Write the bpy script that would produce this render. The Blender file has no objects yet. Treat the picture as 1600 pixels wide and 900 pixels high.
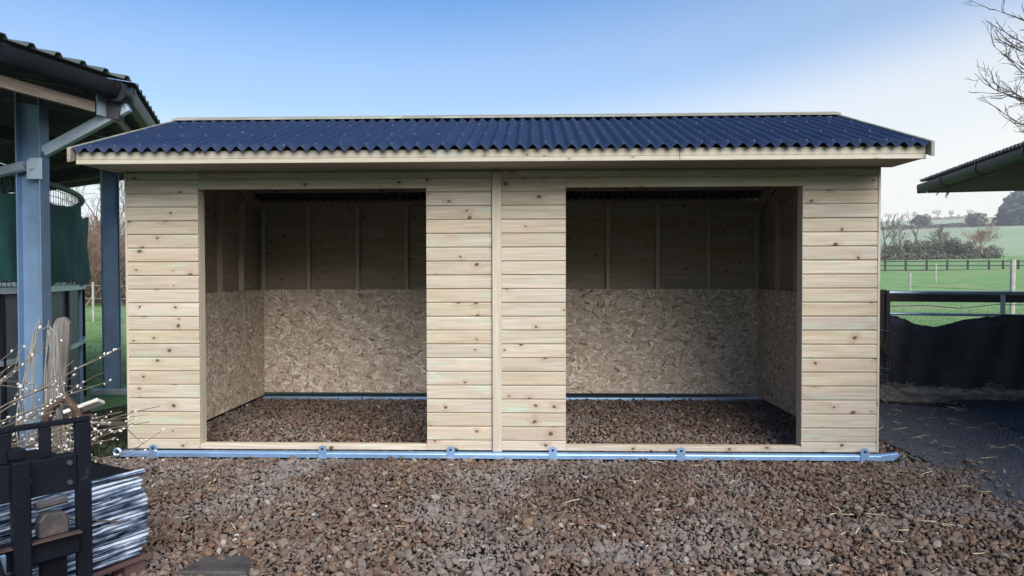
import bpy, bmesh, math, random
import numpy as np
from mathutils import Vector, Matrix, Euler

S = bpy.context.scene
C = S.collection
R = math.radians
PI = math.pi

# ------------------------------------------------------------------ camera
cam_d = bpy.data.cameras.new("camera")
cam = bpy.data.objects.new("camera", cam_d)
C.objects.link(cam)
cam_d.sensor_width = 36.0
cam_d.lens = 1083.7 / 1600 * 36
cam_d.clip_start = 0.05
cam_d.clip_end = 6000
cam.matrix_world = (Matrix.Translation((3.3414, -5.5993, 1.504)) @ Matrix.Rotation(0.03, 4, 'Z')
                    @ Matrix.Rotation(PI / 2 - 0.0195, 4, 'X') @ Matrix.Rotation(-0.0021, 4, 'Z'))
S.camera = cam

# ------------------------------------------------------------------ sky, front fill, exposure
SUN_AZ, SUN_EL = R(158), R(36)          # clockwise from +Y, height above the horizon
W = bpy.data.worlds.new("World")
S.world = W
W.use_nodes = True
wn = W.node_tree.nodes
bg = wn["Background"]
sky = wn.new("ShaderNodeTexSky")
sky.sky_type = 'NISHITA'
sky.sun_disc = False
sky.sun_elevation = SUN_EL
sky.sun_rotation = SUN_AZ
sky.altitude = 50
sky.air_density = 1.0
sky.dust_density = 0.6
sky.ozone_density = 4.0
hsv = wn.new("ShaderNodeHueSaturation")
hsv.inputs['Saturation'].default_value = 1.3
W.node_tree.links.new(sky.outputs[0], hsv.inputs['Color'])
# pale haze towards the horizon, all the way round
wl = W.node_tree.links
tcw = wn.new("ShaderNodeTexCoord"); sxw = wn.new("ShaderNodeSeparateXYZ"); wl.new(tcw.outputs['Generated'], sxw.inputs[0])
rw = wn.new("ShaderNodeValToRGB")
rw.color_ramp.interpolation = 'EASE'
rce = rw.color_ramp.elements
rce[0].position = 0.0; rce[0].color = (0.95, 0.95, 0.95, 1)
rce[1].position = 0.41; rce[1].color = (0, 0, 0, 1)
for p, v in ((0.12, 0.72), (0.24, 0.24)):
    el = rce.new(p); el.color = (v, v, v, 1)
# the evening side (right) is paler: the haze stands higher there
gd = wn.new("ShaderNodeVectorMath"); gd.operation = 'DOT_PRODUCT'; gd.inputs[1].default_value = (math.sin(R(72)), math.cos(R(72)), 0)
wl.new(tcw.outputs['Generated'], gd.inputs[0])
g0 = wn.new("ShaderNodeMath"); g0.operation = 'MAXIMUM'; g0.inputs[1].default_value = 0.0; wl.new(gd.outputs['Value'], g0.inputs[0])
g1 = wn.new("ShaderNodeMath"); g1.operation = 'POWER'; g1.inputs[1].default_value = 2.0; wl.new(g0.outputs[0], g1.inputs[0])
g2 = wn.new("ShaderNodeMath"); g2.operation = 'MULTIPLY_ADD'; g2.inputs[1].default_value = -0.19; wl.new(g1.outputs[0], g2.inputs[0]); wl.new(sxw.outputs[2], g2.inputs[2])
wl.new(g2.outputs[0], rw.inputs[0])
mw = wn.new("ShaderNodeMix"); mw.data_type = 'RGBA'
wl.new(rw.outputs[0], mw.inputs[0]); wl.new(hsv.outputs[0], mw.inputs[6]); mw.inputs[7].default_value = (6.0, 5.9, 5.35, 1)
wl.new(mw.outputs[2], bg.inputs[0])
bg.inputs[1].default_value = 0.075
front_fill_d = bpy.data.lights.new("sun", 'SUN')  # added wide soft fill from behind the camera, in place of skylight
front_fill_d.energy = 2.75
front_fill_d.angle = R(52)
front_fill_d.color = (1.0, 0.95, 0.88)
sun = bpy.data.objects.new("sun", front_fill_d)
C.objects.link(sun)
sv = Vector((math.sin(SUN_AZ) * math.cos(SUN_EL), math.cos(SUN_AZ) * math.cos(SUN_EL), math.sin(SUN_EL)))
sun.rotation_euler = sv.to_track_quat('Z', 'Y').to_euler()
S.view_settings.view_transform = 'Standard'
S.view_settings.look = 'None'
S.view_settings.gamma = 1
S.view_settings.exposure = 1.3
S.cycles.max_bounces = 6
S.cycles.diffuse_bounces = 2
S.cycles.use_denoising = True

# ------------------------------------------------------------------ material helpers
class NT:
    def __init__(s, name):
        s.m = bpy.data.materials.new(name)
        s.m.use_nodes = True
        s.t = s.m.node_tree
        s.b = s.t.nodes["Principled BSDF"]
    def n(s, typ, **kw):
        o = s.t.nodes.new("ShaderNode" + typ)
        for k, v in kw.items():
            if k.startswith('i_'):
                key = k[2:]
                key = int(key) if key.isdigit() else key.replace('_', ' ')
                o.inputs[key].default_value = v
            else:
                setattr(o, k, v)
        return o
    def l(s, a, b):
        s.t.links.new(a, b)
    def out(s, a, name):
        s.l(a, s.b.inputs[name])
    def ramp(s, fac, stops, interp='LINEAR'):
        r = s.n("ValToRGB")
        r.color_ramp.interpolation = interp
        e = r.color_ramp.elements
        while len(e) < len(stops):
            e.new(0.5)
        for el, (p, c) in zip(e, stops):
            el.position = p
            el.color = (c[0], c[1], c[2], 1) if hasattr(c, '__len__') else (c, c, c, 1)
        s.l(fac, r.inputs[0])
        return r.outputs[0]
    def mix(s, fac, a, b, blend='MIX'):
        m = s.n("Mix", data_type='RGBA', blend_type=blend)
        for v, i in ((fac, 0), (a, 6), (b, 7)):
            if hasattr(v, 'is_linked') or hasattr(v, 'links'):
                s.l(v, m.inputs[i])
            elif i == 0:
                m.inputs[0].default_value = v
            else:
                m.inputs[i].default_value = (v[0], v[1], v[2], 1)
        return m.outputs[2]
    def math(s, op, a, b=None, clamp=False):
        m = s.n("Math", operation=op, use_clamp=clamp)
        for v, i in ((a, 0), (b, 1)):
            if v is None:
                continue
            if hasattr(v, 'links'):
                s.l(v, m.inputs[i])
            else:
                m.inputs[i].default_value = v
        return m.outputs[0]
    def coords(s, scale=(1, 1, 1), rnd=True, gen='Object'):
        tc = s.n("TexCoord")
        c = tc.outputs[gen]
        if rnd:
            oi = s.n("ObjectInfo")
            mu = s.n("VectorMath", operation='SCALE')
            cb = s.n("CombineXYZ")
            s.l(oi.outputs['Random'], cb.inputs[0])
            s.l(s.math('MULTIPLY', oi.outputs['Random'], 7.31), cb.inputs[1])
            s.l(s.math('MULTIPLY', oi.outputs['Random'], 3.7), cb.inputs[2])
            s.l(cb.outputs[0], mu.inputs[0])
            mu.inputs[3].default_value = 37.0
            ad = s.n("VectorMath", operation='ADD')
            s.l(c, ad.inputs[0])
            s.l(mu.outputs[0], ad.inputs[1])
            c = ad.outputs[0]
        mp = s.n("Mapping")
        mp.inputs['Scale'].default_value = scale
        s.l(c, mp.inputs[0])
        return mp.outputs[0]
    def noise(s, vec, scale=5, detail=4, rough=0.5, dist=0, dim='3D'):
        n = s.n("TexNoise", noise_dimensions=dim)
        n.inputs['Scale'].default_value = scale
        n.inputs['Detail'].default_value = detail
        n.inputs['Roughness'].default_value = rough
        n.inputs['Distortion'].default_value = dist
        if vec is not None:
            s.l(vec, n.inputs['Vector'])
        return n.outputs[0]
    def bump(s, h, strength=0.3, dist=0.01):
        b = s.n("Bump")
        b.inputs['Strength'].default_value = strength
        b.inputs['Distance'].default_value = dist
        s.l(h, b.inputs['Height'])
        s.l(b.outputs[0], s.b.inputs['Normal'])

def plain(name, col, rough=0.6, metal=0.0, var=0.25, scale=6, bump=0.15, bscale=40, stretch=(1, 1, 1), rnd=True, rust=None, spec=0.5):
    t = NT(name)
    v = t.coords(stretch, rnd)
    n = t.noise(v, scale, 5, 0.6)
    lo = [c * (1 - var) for c in col]
    hi = [min(1, c * (1 + var)) for c in col]
    c = t.ramp(n, [(0.3, lo), (0.7, hi)])
    if rust:
        m = t.ramp(t.noise(v, scale * 2.2, 6, 0.65), [(rust[0], 0), (rust[0] + 0.08, 1)])
        c = t.mix(m, c, rust[1])
    t.out(c, 'Base Color')
    t.b.inputs['Roughness'].default_value = rough
    t.b.inputs['Metallic'].default_value = metal
    t.b.inputs['Specular IOR Level'].default_value = spec
    if bump:
        t.bump(t.noise(v, bscale, 4), bump, 0.01)
    return t.m

def pine(name, a, b, green=0.3, knots=True, grain=0.3, dark=1.0, pink=0.45):
    """Planed softwood: grain along local X, face in X/Z, knots, treatment tint."""
    t = NT(name)
    v = t.coords((1, 1, 1))
    oi = t.n("ObjectInfo")
    sep = t.n("SeparateXYZ"); t.l(v, sep.inputs[0])
    # knots: one per cell of a stretched grid
    cb = t.n("CombineXYZ")
    wob = t.noise(v, 9, 2)
    zz = t.math('ADD', sep.outputs[2], sep.outputs[1])
    t.l(t.math('MULTIPLY', sep.outputs[0], 6.5), cb.inputs[0])
    t.l(t.math('ADD', t.math('MULTIPLY', zz, 9.0), t.math('MULTIPLY', wob, 0.6)), cb.inputs[1])
    vo = t.n("TexVoronoi", voronoi_dimensions='2D'); vo.inputs['Scale'].default_value = 1.0
    t.l(cb.outputs[0], vo.inputs['Vector'])
    dist = vo.outputs['Distance']
    sc = t.n("SeparateColor"); t.l(vo.outputs['Color'], sc.inputs[0])
    has = t.math('GREATER_THAN', sc.outputs[0], 0.74)
    size = t.math('ADD', 0.055, t.math('MULTIPLY', sc.outputs[1], 0.12))
    k = t.math('SUBTRACT', 1.0, t.math('DIVIDE', dist, size), clamp=True)
    k = t.math('MULTIPLY', k, has)
    halo = t.math('SUBTRACT', 1.0, t.math('DIVIDE', dist, t.math('MULTIPLY', size, 3.4)), clamp=True)
    halo = t.math('MULTIPLY', halo, has)
    # grain lines bend round the knots
    cg = t.n("CombineXYZ")
    t.l(t.math('MULTIPLY', sep.outputs[0], 1.1), cg.inputs[0])
    t.l(t.math('ADD', t.math('MULTIPLY', sep.outputs[2], 24), t.math('MULTIPLY', halo, 1.6)), cg.inputs[2])
    t.l(t.math('MULTIPLY', sep.outputs[1], 24), cg.inputs[1])
    g1 = t.noise(cg.outputs[0], 1.6, 5, 0.55, 0.6)
    cf = t.n("CombineXYZ")
    t.l(t.math('MULTIPLY', sep.outputs[0], 3), cf.inputs[0])
    t.l(t.math('MULTIPLY', sep.outputs[2], 190), cf.inputs[2])
    t.l(t.math('MULTIPLY', sep.outputs[1], 190), cf.inputs[1])
    g2 = t.noise(cf.outputs[0], 1.0, 3, 0.6)
    col = t.ramp(g1, [(0.25, a), (0.5, [(p * 0.45 + q * 0.55) for p, q in zip(a, b)]), (0.72, b)])
    col = t.mix(t.math('MULTIPLY', t.ramp(g2, [(0.35, 1), (0.6, 0)]), grain), col, [c * 0.72 for c in a])
    stv = t.n("VectorMath", operation='MULTIPLY'); t.l(v, stv.inputs[0]); stv.inputs[1].default_value = (1.0, 11, 11)
    big = t.noise(stv.outputs[0], 1.1, 3, 0.55)
    col = t.mix(t.math('MULTIPLY', t.ramp(big, [(0.45, 0), (0.68, 1)]), green), col, (0.42 * dark, 0.48 * dark, 0.34 * dark))
    stm = t.n("VectorMath", operation='MULTIPLY'); t.l(v, stm.inputs[0]); stm.inputs[1].default_value = (1.0, 3.5, 3.5)
    mint = t.noise(stm.outputs[0], 2.6, 3, 0.6)
    col = t.mix(t.math('MULTIPLY', t.ramp(mint, [(0.60, 0), (0.72, 1)]), min(1, green * 1.5)), col, (0.36 * dark, 0.54 * dark, 0.44 * dark))
    stp = t.n("VectorMath", operation='MULTIPLY'); t.l(v, stp.inputs[0]); stp.inputs[1].default_value = (1.0, 8, 8)
    big2 = t.noise(stp.outputs[0], 1.6, 3, 0.55)
    col = t.mix(t.math('MULTIPLY', t.ramp(big2, [(0.52, 0), (0.72, 1)]), pink), col, (0.47 * dark, 0.37 * dark, 0.34 * dark))
    # tone per board
    hv = t.n("HueSaturation")
    t.l(t.math('ADD', 0.91, t.math('MULTIPLY', oi.outputs['Random'], 0.16)), hv.inputs['Value'])
    rn2 = t.math('FRACT', t.math('MULTIPLY', oi.outputs['Random'], 17.3))
    t.l(t.math('ADD', 0.82, t.math('MULTIPLY', rn2, 0.24)), hv.inputs['Saturation'])
    t.l(col, hv.inputs['Color'])
    col = hv.outputs[0]
    if knots:
        col = t.mix(t.math('MULTIPLY', halo, 0.42), col, (0.27 * dark, 0.17 * dark, 0.10 * dark))
        col = t.mix(t.ramp(k, [(0.0, 0), (0.55, 0.95)]), col, (0.075, 0.04, 0.025))
    t.out(col, 'Base Color')
    t.b.inputs['Roughness'].default_value = 0.62
    t.b.inputs['Specular IOR Level'].default_value = 0.3
    t.bump(g2, 0.12, 0.002)
    return t.m

M = {}
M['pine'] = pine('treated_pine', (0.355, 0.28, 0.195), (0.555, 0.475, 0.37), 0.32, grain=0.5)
M['pine_trim'] = pine('pine_trim', (0.38, 0.33, 0.255), (0.49, 0.44, 0.36), 0.15, grain=0.35, pink=0.15)
M['pine_edge'] = pine('weathering_pine', (0.17, 0.165, 0.125), (0.24, 0.235, 0.185), 0.4, knots=False)
M['pine_post'] = pine('pine_post', (0.45, 0.38, 0.27), (0.56, 0.48, 0.35), 0.2, knots=False)
M['pine_in'] = pine('shaded_pine', (0.26, 0.19, 0.13), (0.36, 0.275, 0.19), 0.08)  # same boards as the cladding, interior shade put into a darker colour
M['stud'] = pine('stud_pine', (0.38, 0.30, 0.21), (0.48, 0.39, 0.28), 0.1, knots=False)
M['ply'] = plain('soffit_ply', (0.36, 0.31, 0.25), 0.7, var=0.15, scale=3, stretch=(0.4, 3, 3))

def osb():
    t = NT('strand_board')
    v = t.coords((1, 1, 1))
    sp = t.n("SeparateXYZ"); t.l(v, sp.inputs[0])
    uv = t.n("CombineXYZ")
    wob = t.math('MULTIPLY', t.math('SUBTRACT', t.noise(v, 14, 2), 0.5), 0.0)
    t.l(t.math('ADD', sp.outputs[0], wob), uv.inputs[0])
    t.l(t.math('ADD', t.math('ADD', sp.outputs[2], sp.outputs[1]), wob), uv.inputs[1])
    bh = bc = None
    for q, (ang, sx, sy) in enumerate(((0.1, 11, 50), (0.75, 12, 54), (-0.6, 11, 52), (1.35, 13, 56), (-1.15, 12, 54), (0.35, 10, 48), (-0.25, 13, 60))):
        mp = t.n("Mapping"); mp.inputs['Rotation'].default_value = (0, 0, ang); mp.inputs['Location'].default_value = (q * 3.3, q * 1.7, 0)
        t.l(uv.outputs[0], mp.inputs[0])
        st = t.n("VectorMath", operation='MULTIPLY'); t.l(mp.outputs[0], st.inputs[0]); st.inputs[1].default_value = (sx, sy, 1)
        vo = t.n("TexVoronoi", voronoi_dimensions='2D'); vo.inputs['Scale'].default_value = 1.0
        t.l(st.outputs[0], vo.inputs['Vector'])
        sc = t.n("SeparateColor"); t.l(vo.outputs['Color'], sc.inputs[0])
        h = t.math('SUBTRACT', sc.outputs[0], t.math('MULTIPLY', vo.outputs['Distance'], 0.25))
        if bh is None:
            bh, bc = h, sc.outputs[1]
        else:
            up = t.math('GREATER_THAN', h, bh)
            mx = t.n("Mix", data_type='FLOAT'); t.l(up, mx.inputs[0]); t.l(bc, mx.inputs[2]); t.l(sc.outputs[1], mx.inputs[3])
            bc = mx.outputs[0]; bh = t.math('MAXIMUM', h, bh)
    base = t.ramp(bc, [(0.0, (0.17, 0.115, 0.08)), (0.09, (0.37, 0.285, 0.21)), (0.4, (0.52, 0.41, 0.305)), (0.72, (0.60, 0.49, 0.375)), (0.88, (0.74, 0.66, 0.55)), (1.0, (0.84, 0.78, 0.68))])
    n1 = n2 = bh
    base = t.mix(t.ramp(t.noise(v, 2, 3), [(0.4, 0), (0.7, 0.25)]), base, (0.42, 0.32, 0.24))
    t.out(base, 'Base Color')
    t.b.inputs['Roughness'].default_value = 0.65
    t.b.inputs['Specular IOR Level'].default_value = 0.25
    t.bump(t.math('ADD', n1, n2), 0.25, 0.003)
    return t.m
M['osb'] = osb()

def galv(name, col, rough=0.42, metal=0.6, spangle=22):
    t = NT(name)
    v = t.coords((1, 1, 1))
    vo = t.n("TexVoronoi"); vo.inputs['Scale'].default_value = spangle; t.l(v, vo.inputs['Vector'])
    bw = t.n("RGBToBW"); t.l(vo.outputs['Color'], bw.inputs[0])
    n = t.noise(v, 3, 5, 0.6)
    c = t.ramp(n, [(0.3, [x * 0.82 for x in col]), (0.7, [min(1, x * 1.12) for x in col])])
    c = t.mix(t.math('MULTIPLY', bw.outputs[0], 0.22), c, [min(1, x * 1.35) for x in col])
    mott = t.ramp(t.noise(v, 35, 4, 0.7), [(0.55, 0), (0.75, 0.35)])
    c = t.mix(mott, c, [x * 0.6 for x in col])
    t.out(c, 'Base Color')
    t.b.inputs['Metallic'].default_value = metal
    t.l(t.math('ADD', rough - 0.08, t.math('MULTIPLY', n, 0.2)), t.b.inputs['Roughness'])
    t.bump(t.noise(v, 60, 3), 0.08, 0.004)
    return t.m
M['galv'] = galv('galvanised_steel', (0.50, 0.58, 0.68))
M['skid'] = galv('sky_tinted_skid', (0.34, 0.55, 0.88), 0.38, 0.75)  # blue sky reflection put into the base colour of the galvanising
M['steel'] = galv('sky_tinted_steel', (0.19, 0.295, 0.44), 0.45, 0.5, 10)  # blue of the reflected sky is painted into this galvanised colour

def roofing():
    t = NT('blue_bitumen')
    v = t.coords((1, 1, 1))
    n = t.noise(v, 3.5, 5, 0.6)
    c = t.ramp(n, [(0.3, (0.007, 0.016, 0.043)), (0.7, (0.013, 0.025, 0.064))])
    fine = t.noise(v, 160, 2)
    c = t.mix(t.math('MULTIPLY', fine, 0.2), c, (0.05, 0.075, 0.15))
    mp = t.n("Mapping"); mp.inputs['Scale'].default_value = (38, 9, 9); mp.inputs['Rotation'].default_value = (0, 0, 0.25); t.l(v, mp.inputs[0])
    sp = t.ramp(t.noise(mp.outputs[0], 1.0, 5, 0.75), [(0.63, 0), (0.69, 1)])
    at = t.n("Attribute", attribute_name='crest')
    c = t.mix(t.math('MULTIPLY', sp, t.math('MULTIPLY', at.outputs['Fac'], 0.42)), c, (0.42, 0.47, 0.55))
    t.out(c, 'Base Color')
    t.b.inputs['Roughness'].default_value = 0.6
    t.b.inputs['Specular IOR Level'].default_value = 0.2
    t.bump(fine, 0.25, 0.002)
    return t.m
M['roofing'] = roofing()
M['bitumen'] = plain('black_bitumen', (0.008, 0.008, 0.009), 0.9, bump=0, spec=0.1)
M['black'] = plain('black_paint', (0.004, 0.0055, 0.010), 0.5, spec=0.22, var=0.4, bump=0.2, bscale=70, rust=(0.66, (0.07, 0.045, 0.035)))
M['black_plastic'] = plain('black_plastic', (0.006, 0.008, 0.011), 0.45, spec=0.2, var=0.3, bump=0.1)
M['rubber'] = plain('black_rubber', (0.011, 0.012, 0.016), 0.6, var=0.6, scale=2.2, bump=0.5, bscale=10, rust=(0.57, (0.040, 0.035, 0.034)))
M['mat'] = plain('rubber_mat', (0.058, 0.066, 0.079), 0.32, var=0.6, scale=9, bump=0.5, rust=(0.50, (0.095, 0.080, 0.066)))
M['rust'] = plain('rusty_iron', (0.065, 0.036, 0.026), 0.85, var=0.4, scale=12, bump=0.4)
M['old_iron'] = plain('old_iron', (0.045, 0.042, 0.045), 0.6, var=0.4, scale=14, bump=0.3, rust=(0.58, (0.10, 0.06, 0.045)))
M['old_wood'] = plain('weathered_wood', (0.24, 0.22, 0.20), 0.85, var=0.45, scale=4, stretch=(1, 14, 14), bump=0.5, bscale=12)
M['dark_wood'] = plain('dark_wood', (0.05, 0.038, 0.032), 0.8, var=0.4, scale=4, stretch=(1, 14, 14), bump=0.4, bscale=12)
M['fence_wood'] = plain('dark_fence_wood', (0.035, 0.034, 0.034), 0.8, var=0.3)
M['grey_post'] = plain('grey_post_wood', (0.33, 0.31, 0.28), 0.85, var=0.3)
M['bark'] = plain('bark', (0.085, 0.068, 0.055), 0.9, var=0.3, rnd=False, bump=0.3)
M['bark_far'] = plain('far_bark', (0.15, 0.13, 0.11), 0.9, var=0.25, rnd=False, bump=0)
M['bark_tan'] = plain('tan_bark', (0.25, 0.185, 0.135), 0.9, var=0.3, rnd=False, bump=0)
M['hedge'] = plain('brown_twigs', (0.17, 0.115, 0.085), 0.9, var=0.35, scale=1.5, rnd=False, bump=0)
M['ivy'] = plain('ivy_leaves', (0.095, 0.105, 0.068), 0.8, var=0.5, scale=0.8, rnd=False, bump=0)
M['olive'] = plain('olive_scrub', (0.12, 0.115, 0.082), 0.85, var=0.45, scale=0.6, rnd=False, bump=0)
M['evergreen'] = plain('evergreen_leaves', (0.06, 0.085, 0.06), 0.8, var=0.5, scale=0.5, rnd=False, bump=0)
M['twig'] = plain('willow_bark', (0.13, 0.105, 0.075), 0.7, var=0.35, scale=15, rnd=False, bump=0.1)
M['catkin'] = plain('catkin_down', (0.60, 0.58, 0.54), 0.95, var=0.3, scale=60, rnd=False, bump=0)
M['straw'] = plain('straw', (0.60, 0.50, 0.33), 0.7, var=0.35, scale=5, rnd=False, bump=0)
M['straw_dull'] = plain('old_straw', (0.30, 0.25, 0.185), 0.85, var=0.75, scale=9, rnd=False, bump=0)
M['rope'] = plain('grey_wire', (0.22, 0.22, 0.20), 0.6, var=0.3, rnd=False, bump=0)
M['pallet'] = plain('red_brown_pallet', (0.085, 0.045, 0.045), 0.85, var=0.35, scale=5, bump=0.3)
M['stone_slab'] = plain('slate_slab', (0.05, 0.045, 0.043), 0.8, var=0.4, scale=12, bump=0.6, bscale=25)
M['pine_old'] = plain('aged_pine', (0.30, 0.235, 0.18), 0.8, var=0.4, scale=4, stretch=(1, 14, 14), bump=0.3, bscale=12)
M['white_wood'] = plain('white_board', (0.55, 0.53, 0.50), 0.7, var=0.2)
M['roof_cement'] = plain('fibre_cement', (0.05, 0.07, 0.07), 0.75, var=0.4, scale=5, bump=0.2)
M['roof_under'] = plain('roof_underside', (0.040, 0.042, 0.048), 0.8, var=0.3, scale=5)
M['tile'] = plain('grey_roofing', (0.17, 0.16, 0.16), 0.8, var=0.3, scale=5)
M['soffit'] = plain('brown_soffit', (0.15, 0.085, 0.085), 0.8, var=0.25, scale=5)
M['panel'] = plain('grey_blue_panel', (0.105, 0.13, 0.165), 0.5, var=0.25, scale=3, bump=0.1)
M['panel_dark'] = plain('black_panel', (0.010, 0.011, 0.014), 0.6, var=0.3)
M['green_tube'] = plain('green_coating', (0.015, 0.095, 0.075), 0.5, var=0.25)
M['net'] = plain('green_shade_net', (0.016, 0.095, 0.086), 0.85, var=0.35, scale=2.5, bump=0.5, bscale=7)
M['cobweb'] = plain('dusty_cobweb', (0.22, 0.21, 0.20), 0.9, bump=0, rnd=False)

def film():
    t = NT('stretch_film')
    v = t.coords((1, 1, 1))
    mp = t.n("Mapping"); mp.inputs['Scale'].default_value = (2.2, 2.2, 75); t.l(v, mp.inputs[0])
    n = t.noise(mp.outputs[0], 1.0, 4, 0.6, 0.4)
    n2 = t.noise(v, 6, 4, 0.6)
    c = t.ramp(t.math('ADD', n, t.math('MULTIPLY', t.math('SUBTRACT', n2, 0.5), 0.5)), [(0.38, (0.008, 0.011, 0.02)), (0.48, (0.14, 0.19, 0.28)), (0.57, (0.58, 0.66, 0.78))])  # pale blue streaks paint the film's reflections into its colour
    t.out(c, 'Base Color')
    t.b.inputs['Roughness'].default_value = 0.22
    t.b.inputs['Specular IOR Level'].default_value = 0.7
    t.bump(n, 0.6, 0.012)
    return t.m
M['film'] = film()

def ground_mat(name, stops, scale, bump=0.6, bscale=30, patches=None):
    t = NT(name)
    v = t.coords((1, 1, 1), rnd=False)
    c = t.ramp(t.noise(v, scale, 8, 0.65), stops)
    if patches:
        c = t.mix(t.ramp(t.noise(v, patches[0], 4, 0.6), [(patches[1], 0), (patches[1] + 0.12, patches[3])]), c, patches[2])
    t.out(c, 'Base Color')
    t.b.inputs['Roughness'].default_value = 0.95
    t.b.inputs['Specular IOR Level'].default_value = 0.1
    t.bump(t.noise(v, bscale, 5, 0.7), bump, 0.05)
    return t.m
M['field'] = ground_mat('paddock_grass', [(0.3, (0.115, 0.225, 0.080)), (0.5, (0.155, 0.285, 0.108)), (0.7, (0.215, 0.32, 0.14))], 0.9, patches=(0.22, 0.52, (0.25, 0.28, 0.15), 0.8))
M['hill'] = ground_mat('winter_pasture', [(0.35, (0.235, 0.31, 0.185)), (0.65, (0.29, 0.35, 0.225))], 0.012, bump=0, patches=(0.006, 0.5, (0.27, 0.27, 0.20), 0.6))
M['yard'] = ground_mat('yard_dirt', [(0.3, (0.030, 0.023, 0.019)), (0.7, (0.075, 0.058, 0.047))], 18, bump=0.9)
M['soil'] = ground_mat('leafy_soil', [(0.3, (0.020, 0.020, 0.012)), (0.55, (0.045, 0.045, 0.028)), (0.75, (0.06, 0.085, 0.035))], 14, bump=1.0)

def gravel_mat():
    t = NT('brown_gravel')
    a = t.n("Attribute", attribute_name='tone')
    c = t.ramp(a.outputs['Fac'], [(0.0, (0.062, 0.039, 0.028)), (0.22, (0.118, 0.075, 0.052)), (0.50, (0.176, 0.110, 0.074)),
                                  (0.64, (0.140, 0.112, 0.092)), (0.80, (0.205, 0.172, 0.146)), (0.90, (0.23, 0.138, 0.078)), (0.96, (0.28, 0.25, 0.22)), (1.0, (0.48, 0.46, 0.43))])
    v = t.coords((1, 1, 1), rnd=False)
    c = t.mix(t.ramp(t.noise(v, 60, 4, 0.65), [(0.35, 0.45), (0.65, 0)]), c, (0.06, 0.045, 0.038))
    c = t.mix(t.ramp(t.noise(v, 0.9, 4, 0.55), [(0.50, 0), (0.64, 0.40)]), c, (0.23, 0.226, 0.222))
    c = t.mix(t.ramp(t.noise(v, 0.75, 5, 0.6, 0.5), [(0.56, 0), (0.68, 0.5)]), c, (0.055, 0.040, 0.032))
    t.out(c, 'Base Color')
    t.b.inputs['Roughness'].default_value = 0.75
    t.b.inputs['Specular IOR Level'].default_value = 0.25
    t.bump(t.noise(v, 150, 3), 0.3, 0.004)
    return t.m
M['gravel'] = gravel_mat()

# ------------------------------------------------------------------ object helpers
def tag(o, label=None, cat=None, group=None, kind=None):
    for k, v in (('label', label), ('category', cat), ('group', group), ('kind', kind)):
        if v:
            o[k] = v
    return o

def link(name, me, parent=None, loc=None, rot=None, mat=None):
    if mat and not me.materials:
        me.materials.append(M[mat])
    o = bpy.data.objects.new(name, me)
    C.objects.link(o)
    if parent:
        o.parent = parent
    if loc is not None:
        o.location = loc
    if rot is not None:
        o.rotation_euler = rot
    return o

def empty(name, loc, label=None, cat=None, group=None, rz=0):
    o = bpy.data.objects.new(name, None)
    C.objects.link(o)
    o.empty_display_size = 0.1
    o.location = loc
    o.rotation_euler = (0, 0, rz)
    return tag(o, label, cat, group)

def copy_tree(o, parent=None):
    c = o.copy()
    C.objects.link(c)
    if parent:
        c.parent = parent
    for ch in list(o.children):
        copy_tree(ch, c)
    return c

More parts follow.
